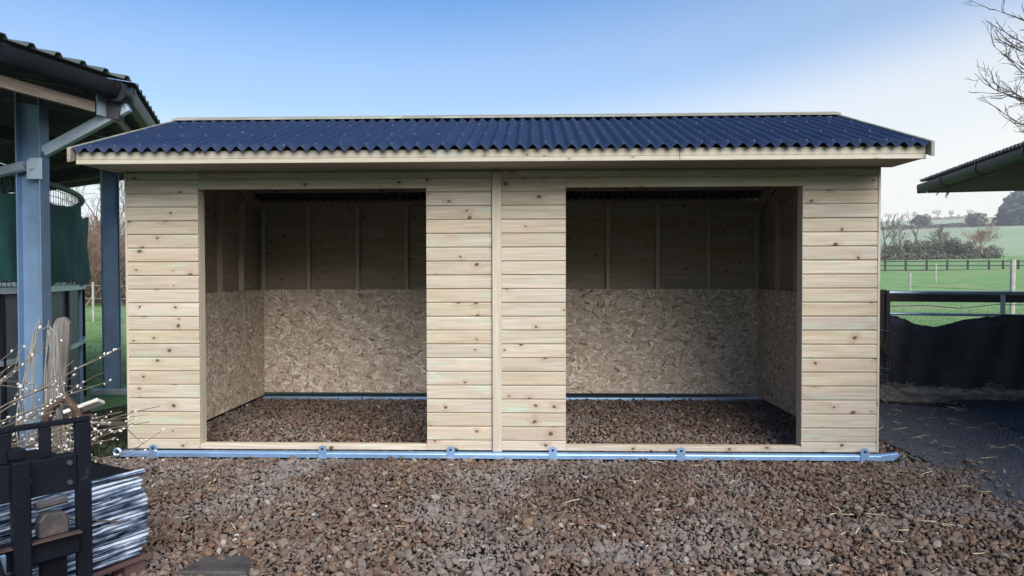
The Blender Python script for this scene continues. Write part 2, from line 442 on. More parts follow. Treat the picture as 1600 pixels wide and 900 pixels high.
class MB:
    def __init__(s):
        s.v = []; s.f = []
    def add(s, vs, fs):
        b = len(s.v)
        s.v += [tuple(p) for p in vs]
        s.f += [tuple(i + b for i in f) for f in fs]
    def box(s, a, b, mtx=None):
        x0, y0, z0 = a; x1, y1, z1 = b
        vs = [Vector(p) for p in ((x0, y0, z0), (x1, y0, z0), (x1, y1, z0), (x0, y1, z0), (x0, y0, z1), (x1, y0, z1), (x1, y1, z1), (x0, y1, z1))]
        if mtx:
            vs = [mtx @ p for p in vs]
        s.add(vs, [(0, 3, 2, 1), (4, 5, 6, 7), (0, 1, 5, 4), (1, 2, 6, 5), (2, 3, 7, 6), (3, 0, 4, 7)])
    def prism(s, prof, x0, x1, axis='X', mtx=None):
        """profile of 2-D points (u, w), extruded along an axis."""
        n = len(prof)
        mk = {'X': lambda t, u, w: Vector((t, u, w)), 'Y': lambda t, u, w: Vector((u, t, w)), 'Z': lambda t, u, w: Vector((u, w, t))}[axis]
        vs = [mk(x0, *p) for p in prof] + [mk(x1, *p) for p in prof]
        if mtx:
            vs = [mtx @ p for p in vs]
        s.add(vs, [tuple(range(n))[::-1], tuple(range(n, 2 * n))] + [(i, (i + 1) % n, n + (i + 1) % n, n + i) for i in range(n)])
    def tube(s, pts, rad, n=6, caps=True):
        pts = [Vector(p) for p in pts]
        if not hasattr(rad, '__len__'):
            rad = [rad] * len(pts)
        rings = []
        up = Vector((0, 0, 1))
        for i, p in enumerate(pts):
            d = (pts[min(i + 1, len(pts) - 1)] - pts[max(i - 1, 0)]).normalized()
            if i == 0:
                a = d.cross(up)
                if a.length < 0.1:
                    a = d.cross(Vector((1, 0, 0)))
                a.normalize()
            else:
                a = (a - d * a.dot(d))
                a = a.normalized() if a.length > 1e-6 else d.orthogonal().normalized()
            b = d.cross(a)
            rings.append([p + (a * math.cos(2 * PI * k / n) + b * math.sin(2 * PI * k / n)) * rad[i] for k in range(n)])
        vs = [q for r in rings for q in r]
        fs = []
        for i in range(len(pts) - 1):
            for k in range(n):
                fs.append((i * n + k, i * n + (k + 1) % n, (i + 1) * n + (k + 1) % n, (i + 1) * n + k))
        if caps:
            fs.append(tuple(range(n))[::-1])
            fs.append(tuple(range((len(pts) - 1) * n, len(pts) * n)))
        s.add(vs, fs)
    def mesh(s, name, mat=None, smooth=False, bevel=0, fix=True):
        me = bpy.data.meshes.new(name)
        me.from_pydata(s.v, [], s.f)
        if bevel or fix:
            bm = bmesh.new(); bm.from_mesh(me)
            if bevel:
                bmesh.ops.bevel(bm, geom=[e for e in bm.edges if len(e.link_faces) == 2 and e.calc_face_angle(0) > 0.6], offset=bevel, segments=1, affect='EDGES', clamp_overlap=True)
            bmesh.ops.recalc_face_normals(bm, faces=bm.faces)
            bm.to_mesh(me); bm.free()
        if smooth:
            me.polygons.foreach_set('use_smooth', [True] * len(me.polygons))
            if smooth != 'all':
                me.set_sharp_from_angle(angle=R(40))
        if mat:
            me.materials.append(M[mat])
        return me
    def obj(s, name, mat, parent=None, loc=None, rot=None, **kw):
        return link(name, s.mesh(name, mat, **kw), parent, loc, rot)

def np_mesh(name, V, F, mat, parent=None, attrs=None, smooth=False):
    """V (n,3), F (m,k) faces all with k corners."""
    me = bpy.data.meshes.new(name)
    k = F.shape[1]
    me.vertices.add(len(V)); me.loops.add(F.size); me.polygons.add(len(F))
    me.vertices.foreach_set('co', V.astype(np.float32).ravel())
    me.loops.foreach_set('vertex_index', F.astype(np.int32).ravel())
    me.polygons.foreach_set('loop_start', np.arange(0, F.size, k, dtype=np.int32))
    if smooth:
        me.polygons.foreach_set('use_smooth', np.ones(len(F), dtype=bool))
    else:
        me.polygons.foreach_set('use_smooth', np.zeros(len(F), dtype=bool))
    me.update(calc_edges=True)
    for an, vals in (attrs or {}).items():
        a = me.attributes.new(an, 'FLOAT', 'POINT')
        a.data.foreach_set('value', vals.astype(np.float32))
    if mat:
        me.materials.append(M[mat])
    return link(name, me, parent) if name else me

_tm = {}
def timber(name, L, t, w, mat, parent, loc, rot=(0, 0, 0), bev=0.003):
    """a length of timber along local X, thickness t in Y, width w in Z; mesh shared."""
    key = (round(L, 3), t, w, mat)
    if key not in _tm:
        m = MB(); m.box((0, 0, 0), (L, t, w)); _tm[key] = m.mesh(name, mat, bevel=bev)
    return link(name, _tm[key], parent, loc, rot)

_bm = {}
def board(name, L, w, mat, parent, loc, rot=(0, 0, 0), t=0.018):
    """shiplap board: face at local y=0 looking to -Y, rounded top edge with a recess behind the next board."""
    key = (round(L, 3), round(w, 3), mat)
    if key not in _bm:
        m = MB()
        prof = [(0.003, 0.0), (0.0, 0.004), (0.0, w - 0.014), (0.003, w - 0.009), (0.011, w - 0.006), (0.0125, w), (t, w), (t, 0.0)]
        m.prism(prof, 0, L); _bm[key] = m.mesh(name, mat)
    return link(name, _bm[key], parent, loc, rot)

# ------------------------------------------------------------------ terrain
def radial_sheet(name, rs, hs, nseg, mat, rough, seed):
    rng = np.random.default_rng(seed)
    V = []; 
    ang = np.linspace(0, 2 * PI, nseg, endpoint=False)
    ph = rng.uniform(0, 6.28, 6)
    for r, h in zip(rs, hs):
        und = rough * r * (np.sin(3 * ang + ph[0]) * 0.5 + np.sin(7 * ang + ph[1]) * 0.3 + np.sin(13 * ang + ph[2]) * 0.12)
        V.append(np.stack([3.34 + r * np.sin(ang), -5.6 + r * np.cos(ang), h + und], 1))
    V = np.concatenate(V)
    F = []
    for i in range(len(rs) - 1):
        a = np.arange(nseg) + i * nseg; b = (np.arange(nseg) + 1) % nseg + i * nseg
        F.append(np.stack([a, a + nseg, b + nseg, b], 1))
    o = np_mesh(name, V, np.concatenate(F), mat, smooth=True)
    return tag(o, kind='structure')
HR = [0, 14, 73, 177, 354, 590, 661, 826, 900, 1000]
HZ = [-0.03, -0.03, 1.78, 4.8, 18.0, 35.2, 39.0, 57.0, 58.0, 50.0]
def H(r):
    return float(np.interp(r, HR, HZ))
r1 = [0.5, 7, 14] + list(np.linspace(18, 184, 32))
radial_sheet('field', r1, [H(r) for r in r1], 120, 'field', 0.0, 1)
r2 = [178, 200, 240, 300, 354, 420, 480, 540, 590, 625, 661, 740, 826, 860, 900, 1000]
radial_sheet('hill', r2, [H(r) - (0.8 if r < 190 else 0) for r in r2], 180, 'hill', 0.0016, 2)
def at_polar(px, d):
    """a ground point from its bearing (in picture columns of a 1600 wide view) and its distance."""
    a = math.atan((px - 800) / 1083.7) - 0.03
    return Vector((3.3414 + d / math.cos(math.atan((px - 800) / 1083.7)) * math.sin(a), -5.5993 + d / math.cos(math.atan((px - 800) / 1083.7)) * math.cos(a), 0))
def on_ground(p):
    r = math.hypot(p.x - 3.34, p.y + 5.6)
    p.z = H(r) - 0.05
    return p

def sheet(name, pts, z, mat):
    m = MB(); m.add([(x, y, z) for x, y in pts], [tuple(range(len(pts)))])
    return tag(m.obj(name, mat), kind='structure')
sheet('yard', [(-14, -12), (16, -12), (16, 3.0), (6.5, 3.2), (-0.3, 3.0), (-1.2, 1.5), (-3, 3.6), (-9, 5), (-14, 3)], 0.0, 'yard')
sheet('soil_patch', [(-3.0, -4), (0.6, -4), (0.75, -1.6), (0.35, -0.8), (0.0, -0.35), (-0.12, 0.2), (-0.1, 2.9), (-1.2, 2.7), (-2.0, 0.5)], 0.006, 'soil')

# ------------------------------------------------------------------ field shelter
Z_B, Z_T = 0.075, 2.347          # foot and head of the front wall
O_T, O_B = 2.203, 0.121          # openings
OX = (0.607, 2.480, 3.607, 5.490)
WID, DEP = 6.1, 2.776
sh = empty('field_shelter', (0, 0, 0), 'new two bay pine field shelter with blue corrugated roof on the gravel', 'shelter')
rows = [(Z_B, 0.085)] + [(0.160 + 0.112 * k, 0.112) for k in range(18)]
rng = random.Random(4)
def lay(x0, x1, z, h, y=0.0, mat='pine'):
    board('board', x1 - x0, h, mat, sh, (x0, y + rng.uniform(-0.0012, 0.0012), z))
for x0, x1 in ((0.02, OX[0]), (OX[1], 3.008), (3.012, OX[2]), (OX[3], WID - 0.02)):
    for z, h in rows:
        lay(x0, x1, z, h)
    lay(x0, x1, 2.176, 0.112)
    lay(x0, x1, 2.288, 0.058)
for x0, x1 in ((OX[0] + 0.002, OX[1] - 0.002), (OX[2] + 0.002, OX[3] - 0.002)):
    lay(x0, x1, O_T, 0.085)
    lay(x0, x1, 2.288, 0.058)
    lay(x0, x1, Z_B, O_B - Z_B)
nails = MB()
for x0, x1 in ((0.02, OX[0]), (OX[1], 3.008), (3.012, OX[2]), (OX[3], WID - 0.02)):
    for z, h in rows[1:] + [(2.176, 0.112)]:
        for x in (x0 + 0.028, x1 - 0.03, x0 + 0.028):
            x += rng.uniform(-0.006, 0.006); zz_ = z + h * rng.choice([0.28, 0.72, 0.5])
            nails.tube([(x, 0.001, zz_), (x, -0.0022, zz_)], 0.0036, 6)
tag(nails.obj('nail_heads', 'galv', sh, fix=False), kind='stuff')
# corner strips, mid cover batten
timber('corner_trim', Z_T - Z_B, 0.045, 0.02, 'pine_trim', sh, (0.02, -0.006, Z_B), (0, -PI / 2, 0))
timber('corner_trim', Z_T - Z_B, 0.045, 0.02, 'pine_trim', sh, (WID, -0.006, Z_B), (0, -PI / 2, 0))
m = MB(); m.box((0, -0.024, 0), (2.262, -0.0025, 0.078))
link('cover_batten', m.mesh('cover_batten', 'pine_trim', bevel=0.007), sh, (3.09, 0, 0.068), (0, -PI / 2, 0))
# door posts and lintel behind the cladding
for x in (OX[0] - 0.05, OX[1] + 0.0, OX[2] - 0.05, OX[3]):
    off = 0.004 if x in (OX[0] - 0.05, OX[2] - 0.05) else -0.004
    timber('door_post', Z_T - 0.09, 0.095, 0.05, 'pine_post', sh, (x + 0.05 - off * 0, 0.0195, 0.085), (0, -PI / 2, 0))
for x0, x1 in ((OX[0], OX[1]), (OX[2], OX[3])):
    timber('lintel', x1 - x0 - 0.002, 0.045, 0.14, 'pine_in', sh, (x0 + 0.001, 0.0195, O_T + 0.006))
    timber('sill', x1 - x0 - 0.002, 0.07, 0.045, 'pine_post', sh, (x0 + 0.001, 0.0195, O_B - 0.052))
# side and back walls
for k in range(21):
    z = 0.06 + 0.112 * k
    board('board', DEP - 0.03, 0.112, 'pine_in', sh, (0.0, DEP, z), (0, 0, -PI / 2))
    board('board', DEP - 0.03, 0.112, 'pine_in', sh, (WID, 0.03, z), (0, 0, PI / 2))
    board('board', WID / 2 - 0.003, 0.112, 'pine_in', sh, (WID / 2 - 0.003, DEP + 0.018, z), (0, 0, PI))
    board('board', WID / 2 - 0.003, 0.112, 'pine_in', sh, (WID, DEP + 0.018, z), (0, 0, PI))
# gable boards above the side walls
RY, RZ_, SL = 1.11, 2.985, 0.352
for side in (0, 1):
    for k in range(6):
        z0 = 2.412 + 0.112 * k
        half = (RZ_ - 0.04 - (z0 + 0.112)) / SL
        y0, y1 = max(0.03, RY - half), min(DEP - 0.0, RY + half)
        if half < 0.1:
            continue
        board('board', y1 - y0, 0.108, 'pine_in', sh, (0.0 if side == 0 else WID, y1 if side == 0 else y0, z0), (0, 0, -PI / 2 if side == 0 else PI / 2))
for y in (0.5, 1.08, 1.62, 2.16):
    for xl in (0.074, WID - 0.020):
        timber('stud', 2.25, 0.045, 0.054, 'stud', sh, (xl, y - 0.022, 0.08), (0, -PI / 2, 0))
for x in (0.02 + 0.06, 0.63, 1.23, 1.82, 2.42, 3.03, 3.63, 4.24, 4.83, 5.43, 6.0):
    timber('stud', 2.25, 0.05, 0.045, 'stud', sh, (x + 0.022, DEP - 0.067, 0.08), (0, -PI / 2, 0))
timber('wall_plate', WID - 0.16, 0.07, 0.045, 'pine_in', sh, (0.08, DEP - 0.09, 2.335))
timber('wall_plate', WID - 0.16, 0.07, 0.07, 'pine_in', sh, (0.08, 0.117, 2.27))
# strand board linings: back in three sheets, sides one each
for x0, x1 in ((0.086, 2.44), (2.443, 4.88), (4.883, 6.014)):
    m = MB(); m.box((0, 0, 0), (x1 - x0, 0.009, 1.245)); m.obj('lining_panel', 'osb', sh, (x0, 2.70, 0.082))
for x, s in ((0.076, 1), (WID - 0.085, -1)):
    m = MB(); m.box((0, 0, 0), (2.58, 0.009, 1.272))
    m.obj('lining_panel', 'osb', sh, (x if s < 0 else x + 0.009, 0.116, 0.055), (0, 0, PI / 2))
# rafters, purlins
for x in (0.06, 3.05, 6.0):
    for sgn in (-1, 1):
        L = 1.10 if sgn < 0 else 1.66
        a = math.atan(SL)
        rot = Matrix.Rotation(PI / 2 if sgn > 0 else -PI / 2, 4, 'Z') @ Matrix.Rotation(a, 4, 'Y')
        o = timber('rafter', L, 0.045, 0.09, 'pine_in', sh, (x + (0.022 if sgn > 0 else -0.022), RY + 0.012 * sgn, RZ_ - 0.17))
        o.rotation_euler = rot.to_euler()
for y in (0.55, 1.75, 2.3):
    timber('purlin', WID - 0.15, 0.045, 0.09, 'pine_in', sh, (0.075, y, RZ_ - SL * abs(y - RY) - 0.115))
timber('ridge_beam', WID, 0.024, 0.13, 'pine_in', sh, (0, RY - 0.012, RZ_ - 0.185))
# eaves: fascia, lower strip, soffit
FX0, FX1, FY = -0.097, 6.197, -0.4556
SEAM = 4.42
for x0, x1 in ((FX0, SEAM - 0.001), (SEAM + 0.001, FX1)):
    timber('fascia', x1 - x0, 0.022, 0.058, 'pine_trim', sh, (x0, FY, 2.3745))
    timber('fascia_strip', x1 - x0, 0.026, 0.034, 'pine_trim', sh, (x0, FY - 0.005, 2.339))
for i, (x0, x1) in enumerate(((0.0, 2.44), (2.443, 4.88), (4.883, WID))):
    m = MB(); m.box((x0, FY + 0.024, 2.349), (x1, 0.016, 2.361)); m.obj('soffit_panel', 'ply', sh)
timber('soffit_bearer', 0.43, 0.045, 0.07, 'pine_in', sh, (0.0, FY + 0.024, 2.362), (0, 0, PI / 2))
timber('soffit_bearer', 0.43, 0.045, 0.07, 'pine_in', sh, (WID + 0.045, FY + 0.024, 2.362), (0, 0, PI / 2))
for s, xo in ((-1, FX0 + 0.0), (1, WID)):      # boxed ends of the overhang
    m = MB(); m.prism([(FY + 0.024, 2.345), (0.018, 2.349), (0.018, 2.361), (FY + 0.024, 2.361)], xo + 0.001, xo + 0.096); m.obj('soffit_end', 'ply', sh)
timber('eaves_sky_block', FX1 - FX0 - 0.02, 0.03, 0.12, 'dark_wood', sh, (FX0 + 0.01, FY + 0.15, 2.364))  # dark board added to stop sky showing through the corrugation gaps
# corrugated roof sheets
PITCH, AMP = 0.0955, 0.0185
def roof_sheet(x0, x1, front):
    n = int((x1 - x0) / PITCH * 12)
    xs = np.linspace(x0, x1, n + 1)
    zc = AMP * np.cos(2 * PI * (xs - FX0) / PITCH)
    crest = (zc / AMP + 1) / 2
    jit = np.interp(xs, np.linspace(x0, x1, 6), np.random.default_rng(int((x0 + 5) * 100)).uniform(-0.004, 0.004, 6))
    ya, yb = (FY - 0.045, RY) if front else (RY, DEP + 0.12)
    V = []
    for lay_, dz in ((0, 0.0), (1, -0.0035)):
        for t in np.linspace(0, 1, 7):
            y = ya + (yb - ya) * t
            base = 3.005 - SL * abs(y - RY) + dz
            V.append(np.stack([xs, np.full_like(xs, y) + (jit if (front and t == 0) else 0), base + zc], 1))
    V = np.concatenate(V)
    N = n + 1
    F = []
    for l0, fl in ((0, False), (7, True)):
        for i in range(6):
            a = np.arange(n) + (l0 + i) * N
            q = np.stack([a, a + 1, a + 1 + N, a + N], 1)
            F.append(q[:, ::-1] if fl else q)
    for row0, row1 in ((0, 7), (6, 13)):
        a = np.arange(n)
        F.append(np.stack([a + row0 * N, a + row1 * N, a + 1 + row1 * N, a + 1 + row0 * N], 1))
    F = np.concatenate(F)
    o = np_mesh('roof_sheet', V, F, 'roofing', sh, {'crest': np.tile(crest, 14)}, smooth=True)
    o.data.materials.append(M['bitumen'])
    mi = np.zeros(len(F), dtype=np.int32); mi[6 * n:12 * n] = 1
    o.data.polygons.foreach_set('material_index', mi)
    return o
nw = 65.9
edges = [FX0 + 0.0 + PITCH * 9.5 * k for k in range(7)] + [FX1]
for k in range(7):
    lift = 0.0025 * (k % 2)
    for fr in (True, False):
        o = roof_sheet(edges[k] - (0.02 if k else 0), edges[k + 1] + (0.02 if k < 6 else 0), fr)
        o.location.z = lift
m = MB()
for row, y in enumerate((FY + 0.02, 0.02, 0.55, 0.98)):
    for k in range(1 + row % 2, 66, 2):
        x = FX0 + PITCH * k
        z = 3.005 - SL * abs(y - RY) + AMP
        m.tube([(x, y, z - 0.004), (x, y - 0.003, z + 0.007), (x, y - 0.004, z + 0.011)], [0.011, 0.010, 0.004], 6)
M['cap'] = plain('blue_cap', (0.05, 0.07, 0.13), 0.35, var=0.2, bump=0)
tag(m.obj('roof_fixings', 'cap', sh, smooth=True), kind='stuff')
# barge boards and ridge capping
for x, fx in ((FX0 - 0.032, 0), (FX1 + 0.004, 1)):
    for sgn in (-1, 1):
        yb = FY - 0.06 if sgn < 0 else DEP + 0.13
        m = MB()
        zz = lambda y, d: 3.005 - SL * abs(y - RY) + d
        m.add([(x, yb, zz(yb, -0.085)), (x + 0.026, yb, zz(yb, -0.085)), (x + 0.026, yb, zz(yb, 0.024)), (x, yb, zz(yb, 0.024)),
               (x, RY, zz(RY, -0.085)), (x + 0.026, RY, zz(RY, -0.085)), (x + 0.026, RY, zz(RY, 0.024)), (x, RY, zz(RY, 0.024))],
              [(0, 1, 2, 3), (7, 6, 5, 4), (0, 4, 5, 1), (1, 5, 6, 2), (2, 6, 7, 3), (3, 7, 4, 0)])
        m.obj('barge_board', 'pine_edge', sh, bevel=0.003)
for sgn in (-1, 1):
    for x0, x1 in ((FX0 - 0.03, 2.1), (2.102, 4.3), (4.302, FX1 + 0.03)):
        m = MB()
        y1 = RY + sgn * 0.11
        m.prism([(RY, 3.045), (y1, 3.045 - 0.11 * SL), (y1, 3.031 - 0.11 * SL), (RY, 3.031)], x0, x1)
        m.obj('ridge_board', 'pine_edge', sh)
# galvanised skid
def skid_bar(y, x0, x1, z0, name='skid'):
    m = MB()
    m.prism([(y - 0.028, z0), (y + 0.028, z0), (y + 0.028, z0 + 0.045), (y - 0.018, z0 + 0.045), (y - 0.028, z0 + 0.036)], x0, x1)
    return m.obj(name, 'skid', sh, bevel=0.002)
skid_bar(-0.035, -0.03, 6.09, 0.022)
m = MB()
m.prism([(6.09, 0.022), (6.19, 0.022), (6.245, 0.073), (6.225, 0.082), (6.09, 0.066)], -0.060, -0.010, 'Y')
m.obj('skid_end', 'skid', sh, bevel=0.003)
m = MB()
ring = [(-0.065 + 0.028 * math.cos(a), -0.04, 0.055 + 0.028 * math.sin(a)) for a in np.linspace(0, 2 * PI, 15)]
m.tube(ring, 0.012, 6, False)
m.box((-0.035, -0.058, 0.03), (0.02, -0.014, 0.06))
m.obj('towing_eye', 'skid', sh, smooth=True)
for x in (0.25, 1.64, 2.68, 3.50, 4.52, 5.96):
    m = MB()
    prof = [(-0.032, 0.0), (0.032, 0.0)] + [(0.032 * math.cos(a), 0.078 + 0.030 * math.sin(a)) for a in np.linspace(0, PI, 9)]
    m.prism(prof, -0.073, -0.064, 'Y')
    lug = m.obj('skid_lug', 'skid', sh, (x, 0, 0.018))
    m = MB(); m.tube([(0, -0.074, 0.082), (0, -0.083, 0.082)], 0.009, 6)
    m.obj('bolt', 'black', lug)
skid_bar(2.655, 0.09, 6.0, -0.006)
for x in (0.045, WID - 0.045):
    m = MB(); m.box((x - 0.025, 0.0, 0.012), (x + 0.005, 2.62, 0.045)); m.obj('skid', 'black', sh)  # side skids coloured black to pass for the shaded gap under the lining

# ------------------------------------------------------------------ gravel
def stone_protos(sub, n, seed):
    out = []
    r = np.random.default_rng(seed)
    for i in range(n):
        bm = bmesh.new()
        bmesh.ops.create_icosphere(bm, subdivisions=sub, radius=1)
        v = np.array([p.co[:] for p in bm.verts])
        f = np.array([[q.index for q in p.verts] for p in bm.faces])
        bm.free()
        for _ in range(9):
            d = r.normal(size=3); d /= np.linalg.norm(d)
            h = r.uniform(0.42, 0.8)
            k = v @ d
            ex = np.maximum(0, k - h)
            v = v - ex[:, None] * d[None] * 0.92
        v *= np.array([1.0, r.uniform(0.6, 0.95), r.uniform(0.42, 0.7)])
        out.append((v, f))
    return out
def scatter_stones(P, size, protos, seed):
    r = np.random.default_rng(seed)
    n = len(P)
    which = r.integers(0, len(protos), n)
    Vs, Fs, T = [], [], []
    off = 0
    for k, (v, f) in enumerate(protos):
        idx = np.where(which == k)[0]
        if not len(idx):
            continue
        q = r.normal(size=(len(idx), 4)) * np.array([1, 0.28, 0.28, 1.0]); q /= np.linalg.norm(q, axis=1)[:, None]
        w, x, y, z = q.T
        Rm = np.stack([np.stack([1 - 2 * (y * y + z * z), 2 * (x * y - w * z), 2 * (x * z + w * y)], -1),
                       np.stack([2 * (x * y + w * z), 1 - 2 * (x * x + z * z), 2 * (y * z - w * x)], -1),
                       np.stack([2 * (x * z - w * y), 2 * (y * z + w * x), 1 - 2 * (x * x + y * y)], -1)], 1)
        vv = np.einsum('nij,vj->nvi', Rm, v) * size[idx][:, None, None] + P[idx][:, None, :]
        Vs.append(vv.reshape(-1, 3))
        Fs.append((f[None] + (np.arange(len(idx)) * len(v))[:, None, None]).reshape(-1, 3) + off)
        T.append(np.repeat(r.beta(1.6, 1.5, len(idx)), len(v)))
        off += len(idx) * len(v)
    return np.concatenate(Vs), np.concatenate(Fs), np.concatenate(T)
gr = np.random.default_rng(11)
def jitter_grid(x0, x1, y0, y1, step):
    gx, gy = np.meshgrid(np.arange(x0, x1, step), np.arange(y0, y1, step))
    p = np.stack([gx.ravel(), gy.ravel()], 1)
    return p + gr.uniform(-0.55, 0.55, p.shape) * step
def right_edge(y):           # where the rubber mats begin
    return np.interp(y, [-3.5, -1.04, 0.0, 0.8, 3.0], [6.55, 6.46, 6.72, 6.46, 6.3])
def left_edge(y):
    return np.interp(y, [-3.5, -1.6, -0.8, -0.35, 0.2, 3], [0.7, 0.75, 0.3, -0.1, -0.14, 0.0])
def mound(x, y):
    return 0.026 + 0.018 * np.sin(x * 1.9 + 0.6) * np.sin(y * 2.3) + 0.012 * np.sin(x * 4.1 + y * 3.0)
pf = jitter_grid(-0.4, 7.6, -2.55, -0.075, 0.0215)
e = gr.normal(0, 0.05, len(pf)) + (gr.uniform(0, 1, len(pf)) < 0.05) * np.abs(gr.normal(0, 0.35, len(pf)))
pf = pf[(pf[:, 0] < right_edge(pf[:, 1]) + e) & (pf[:, 0] > left_edge(pf[:, 1]) + e)]
sz = np.clip(gr.lognormal(math.log(0.0143), 0.40, len(pf)), 0.006, 0.040)
Pf = np.column_stack([pf, 0.004 + mound(pf[:, 0], pf[:, 1]) * np.clip(-(pf[:, 1] + 0.1) * 3, 0, 1) + sz * gr.uniform(0.0, 0.8, len(pf)) + 0.024 * (pf[:, 0] > right_edge(pf[:, 1]))])
pi_ = jitter_grid(0.05, 6.05, 0.0, 2.68, 0.032)
pi2 = jitter_grid(6.12, 6.6, 0.0, 1.0, 0.034)
pi2 = pi2[pi2[:, 0] < right_edge(pi2[:, 1]) + gr.normal(0, 0.06, len(pi2))]
pi_ = np.concatenate([pi_, pi2])
si = np.clip(gr.lognormal(math.log(0.0182), 0.34, len(pi_)), 0.008, 0.038)
Pi = np.column_stack([pi_, 0.004 + si * gr.uniform(0.0, 0.7, len(pi_))])
near = Pf[:, 1] < -1.35
V0, F0, T0 = scatter_stones(Pf[near], sz[near], stone_protos(2, 10, 5), 21)
V1, F1, T1 = scatter_stones(Pf[~near], sz[~near], stone_protos(1, 10, 7), 23)
V2, F2, T2 = scatter_stones(Pi, si, stone_protos(1, 8, 6), 22)
o = np_mesh('gravel', np.concatenate([V0, V1, V2]), np.concatenate([F0, F1 + len(V0), F2 + len(V0) + len(V1)]), 'gravel', None, {'tone': np.concatenate([T0, T1, T2])})
tag(o, 'brown and grey crushed stone gravel spread over the yard and shelter floor', 'gravel', kind='stuff')

# straw strewn about
def strands(name, pts, lens, rad, mat, seed, zlift=0.03, tilt=0.15, curl=0.2):
    r = np.random.default_rng(seed)
    m = MB()
    for p, L in zip(pts, lens):
        a = r.uniform(0, 2 * PI); t = r.normal(0, tilt)
        d = Vector((math.cos(a), math.sin(a), t)).normalized()
        s = Vector((-d.y, d.x, 0)) * r.normal(0, curl) * L
        p = Vector((p[0], p[1], p[2] + zlift if len(p) > 2 else zlift))
        m.tube([p - d * L / 2, p + s * 0.5, p + d * L / 2 + s * 0.3], rad, 3)
    return m.obj(name, mat, fix=False)
r = np.random.default_rng(3)
pts = [(r.uniform(0.9, 6.5), r.uniform(-2.3, -0.15)) for _ in range(70)] + [(r.normal(5.4, 0.45), r.normal(-1.3, 0.4)) for _ in range(45)] + [(2.66, -0.11), (2.86, -0.13)]
tag(strands('scattered_straw', pts, r.uniform(0.03, 0.13, len(pts)), 0.0021, 'straw', 5, 0.045), 'pale straw stems lying loose on the gravel', 'straw', kind='stuff')

# flat slab at the foot of the picture
bm_pts = [(1.60, -2.30), (1.95, -2.30), (1.93, -2.15), (1.86, -2.10), (1.74, -2.085), (1.66, -2.12)]
m = MB(); m.prism([(x, y) for x, y in bm_pts], 0.005, 0.062, 'Z')
tag(m.obj('stone_slab', 'stone_slab', bevel=0.008), 'flat dark slab half sunk in the gravel near the wrapped stack', 'slab')

# ------------------------------------------------------------------ rubber mats on the right
A0 = R(-14)
def grid_mat(label, pts, z, ribs=True, mat='mat'):
    t = MB(); t.prism(pts, z, z + 0.018, 'Z')
    o = tag(t.obj('rubber_mat', mat), label, 'rubber mat', 'rubber mats laid on the yard')
    if ribs:
        xs = [p[0] for p in pts]; ys = [p[1] for p in pts]
        inside = lambda x, y: all((pts[(i + 1) % len(pts)][0] - pts[i][0]) * (y - pts[i][1]) - (pts[(i + 1) % len(pts)][1] - pts[i][1]) * (x - pts[i][0]) > 0.0 for i in range(len(pts)))
        k = MB(); rr = random.Random(8)
        st = 0.048
        ca, sa = math.cos(R(32)), math.sin(R(32))
        for i in range(-90, 90):
            for j in range(-90, 90):
                u, w = i * st, j * st * 0.8 + (i % 2) * st * 0.4
                x, y = 7.1 + u * ca - w * sa, 0.6 + u * sa + w * ca
                if not inside(x, y) or rr.random() < 0.06:
                    continue
                L, Wd, h = rr.uniform(0.014, 0.021), 0.0085, rr.uniform(0.008, 0.013)
                zt = z + 0.018
                dx, dy = ca * L, sa * L; ex, ey = -sa * Wd, ca * Wd
                k.add([(x - dx - ex, y - dy - ey, zt), (x + dx - ex, y + dy - ey, zt), (x + dx + ex, y + dy + ey, zt), (x - dx + ex, y - dy + ey, zt),
                       (x - dx * .8 - ex * .5, y - dy * .8 - ey * .5, zt + h), (x + dx * .8 - ex * .5, y + dy * .8 - ey * .5, zt + h), (x + dx * .8 + ex * .5, y + dy * .8 + ey * .5, zt + h), (x - dx * .8 + ex * .5, y - dy * .8 + ey * .5, zt + h)],
                      [(4, 5, 6, 7), (0, 1, 5, 4), (1, 2, 6, 5), (2, 3, 7, 6), (3, 0, 4, 7)])
        tag(k.obj('raised_grip', mat, o, fix=False), kind='stuff')
    return o
grid_mat('dark ribbed rubber mat between the shelter corner and the gravel edge', [(6.46, 0.14), (8.0, 0.88), (8.10, 2.05), (6.85, 2.55), (6.42, 0.75)], 0.006)
grid_mat('dark ribbed rubber mat at the right picture edge, nearest the camera', [(6.36, -2.0), (8.6, -2.4), (8.5, 1.1), (6.46, 0.12)], 0.008)
grid_mat('smooth black rubber sheet lying in front of the gate', [(8.02, 1.98), (7.85, 1.2), (8.06, -0.4), (10.4, 0.2), (10.2, 2.35), (8.24, 2.52)], 0.030, False, 'rubber')
# straw bank below the gate
r = np.random.default_rng(9)
pts = []
for _ in range(2600):
    s = r.uniform(-0.25, 2.2)
    wd = 0.55 * math.exp(-((s - 0.1) / 0.75) ** 2) + 0.13
    q = r.uniform(-1, 0.25) * wd
    pts.append((7.75 + s * 0.958 - q * -0.287, 3.25 - s * 0.287 + q * 0.958, max(0, 0.09 * (1 + q / wd)) * r.uniform(0, 1) * (1.0 + 0.6 * math.sin(s * 9) * math.sin(s * 3.3 + 1))))
o = strands('old_straw', pts, r.uniform(0.04, 0.22, len(pts)), 0.0032, 'straw_dull', 6, 0.02, 0.35, 0.35)
tag(o, 'trampled old straw banked along the foot of the gate', 'straw', kind='stuff')
pts = [(r.uniform(6.6, 9.2), r.uniform(-0.5, 3.0), 0.02) for _ in range(150)] + [(7.85 + r.uniform(0, 1.4), 3.1 - r.uniform(0, 0.45), 0.07) for _ in range(260)]
tag(strands('straw_bits', pts, r.uniform(0.04, 0.16, len(pts)), 0.0022, 'straw', 16, 0.025), 'pale straw stems scattered over the dark rubber mats', 'straw', kind='stuff')

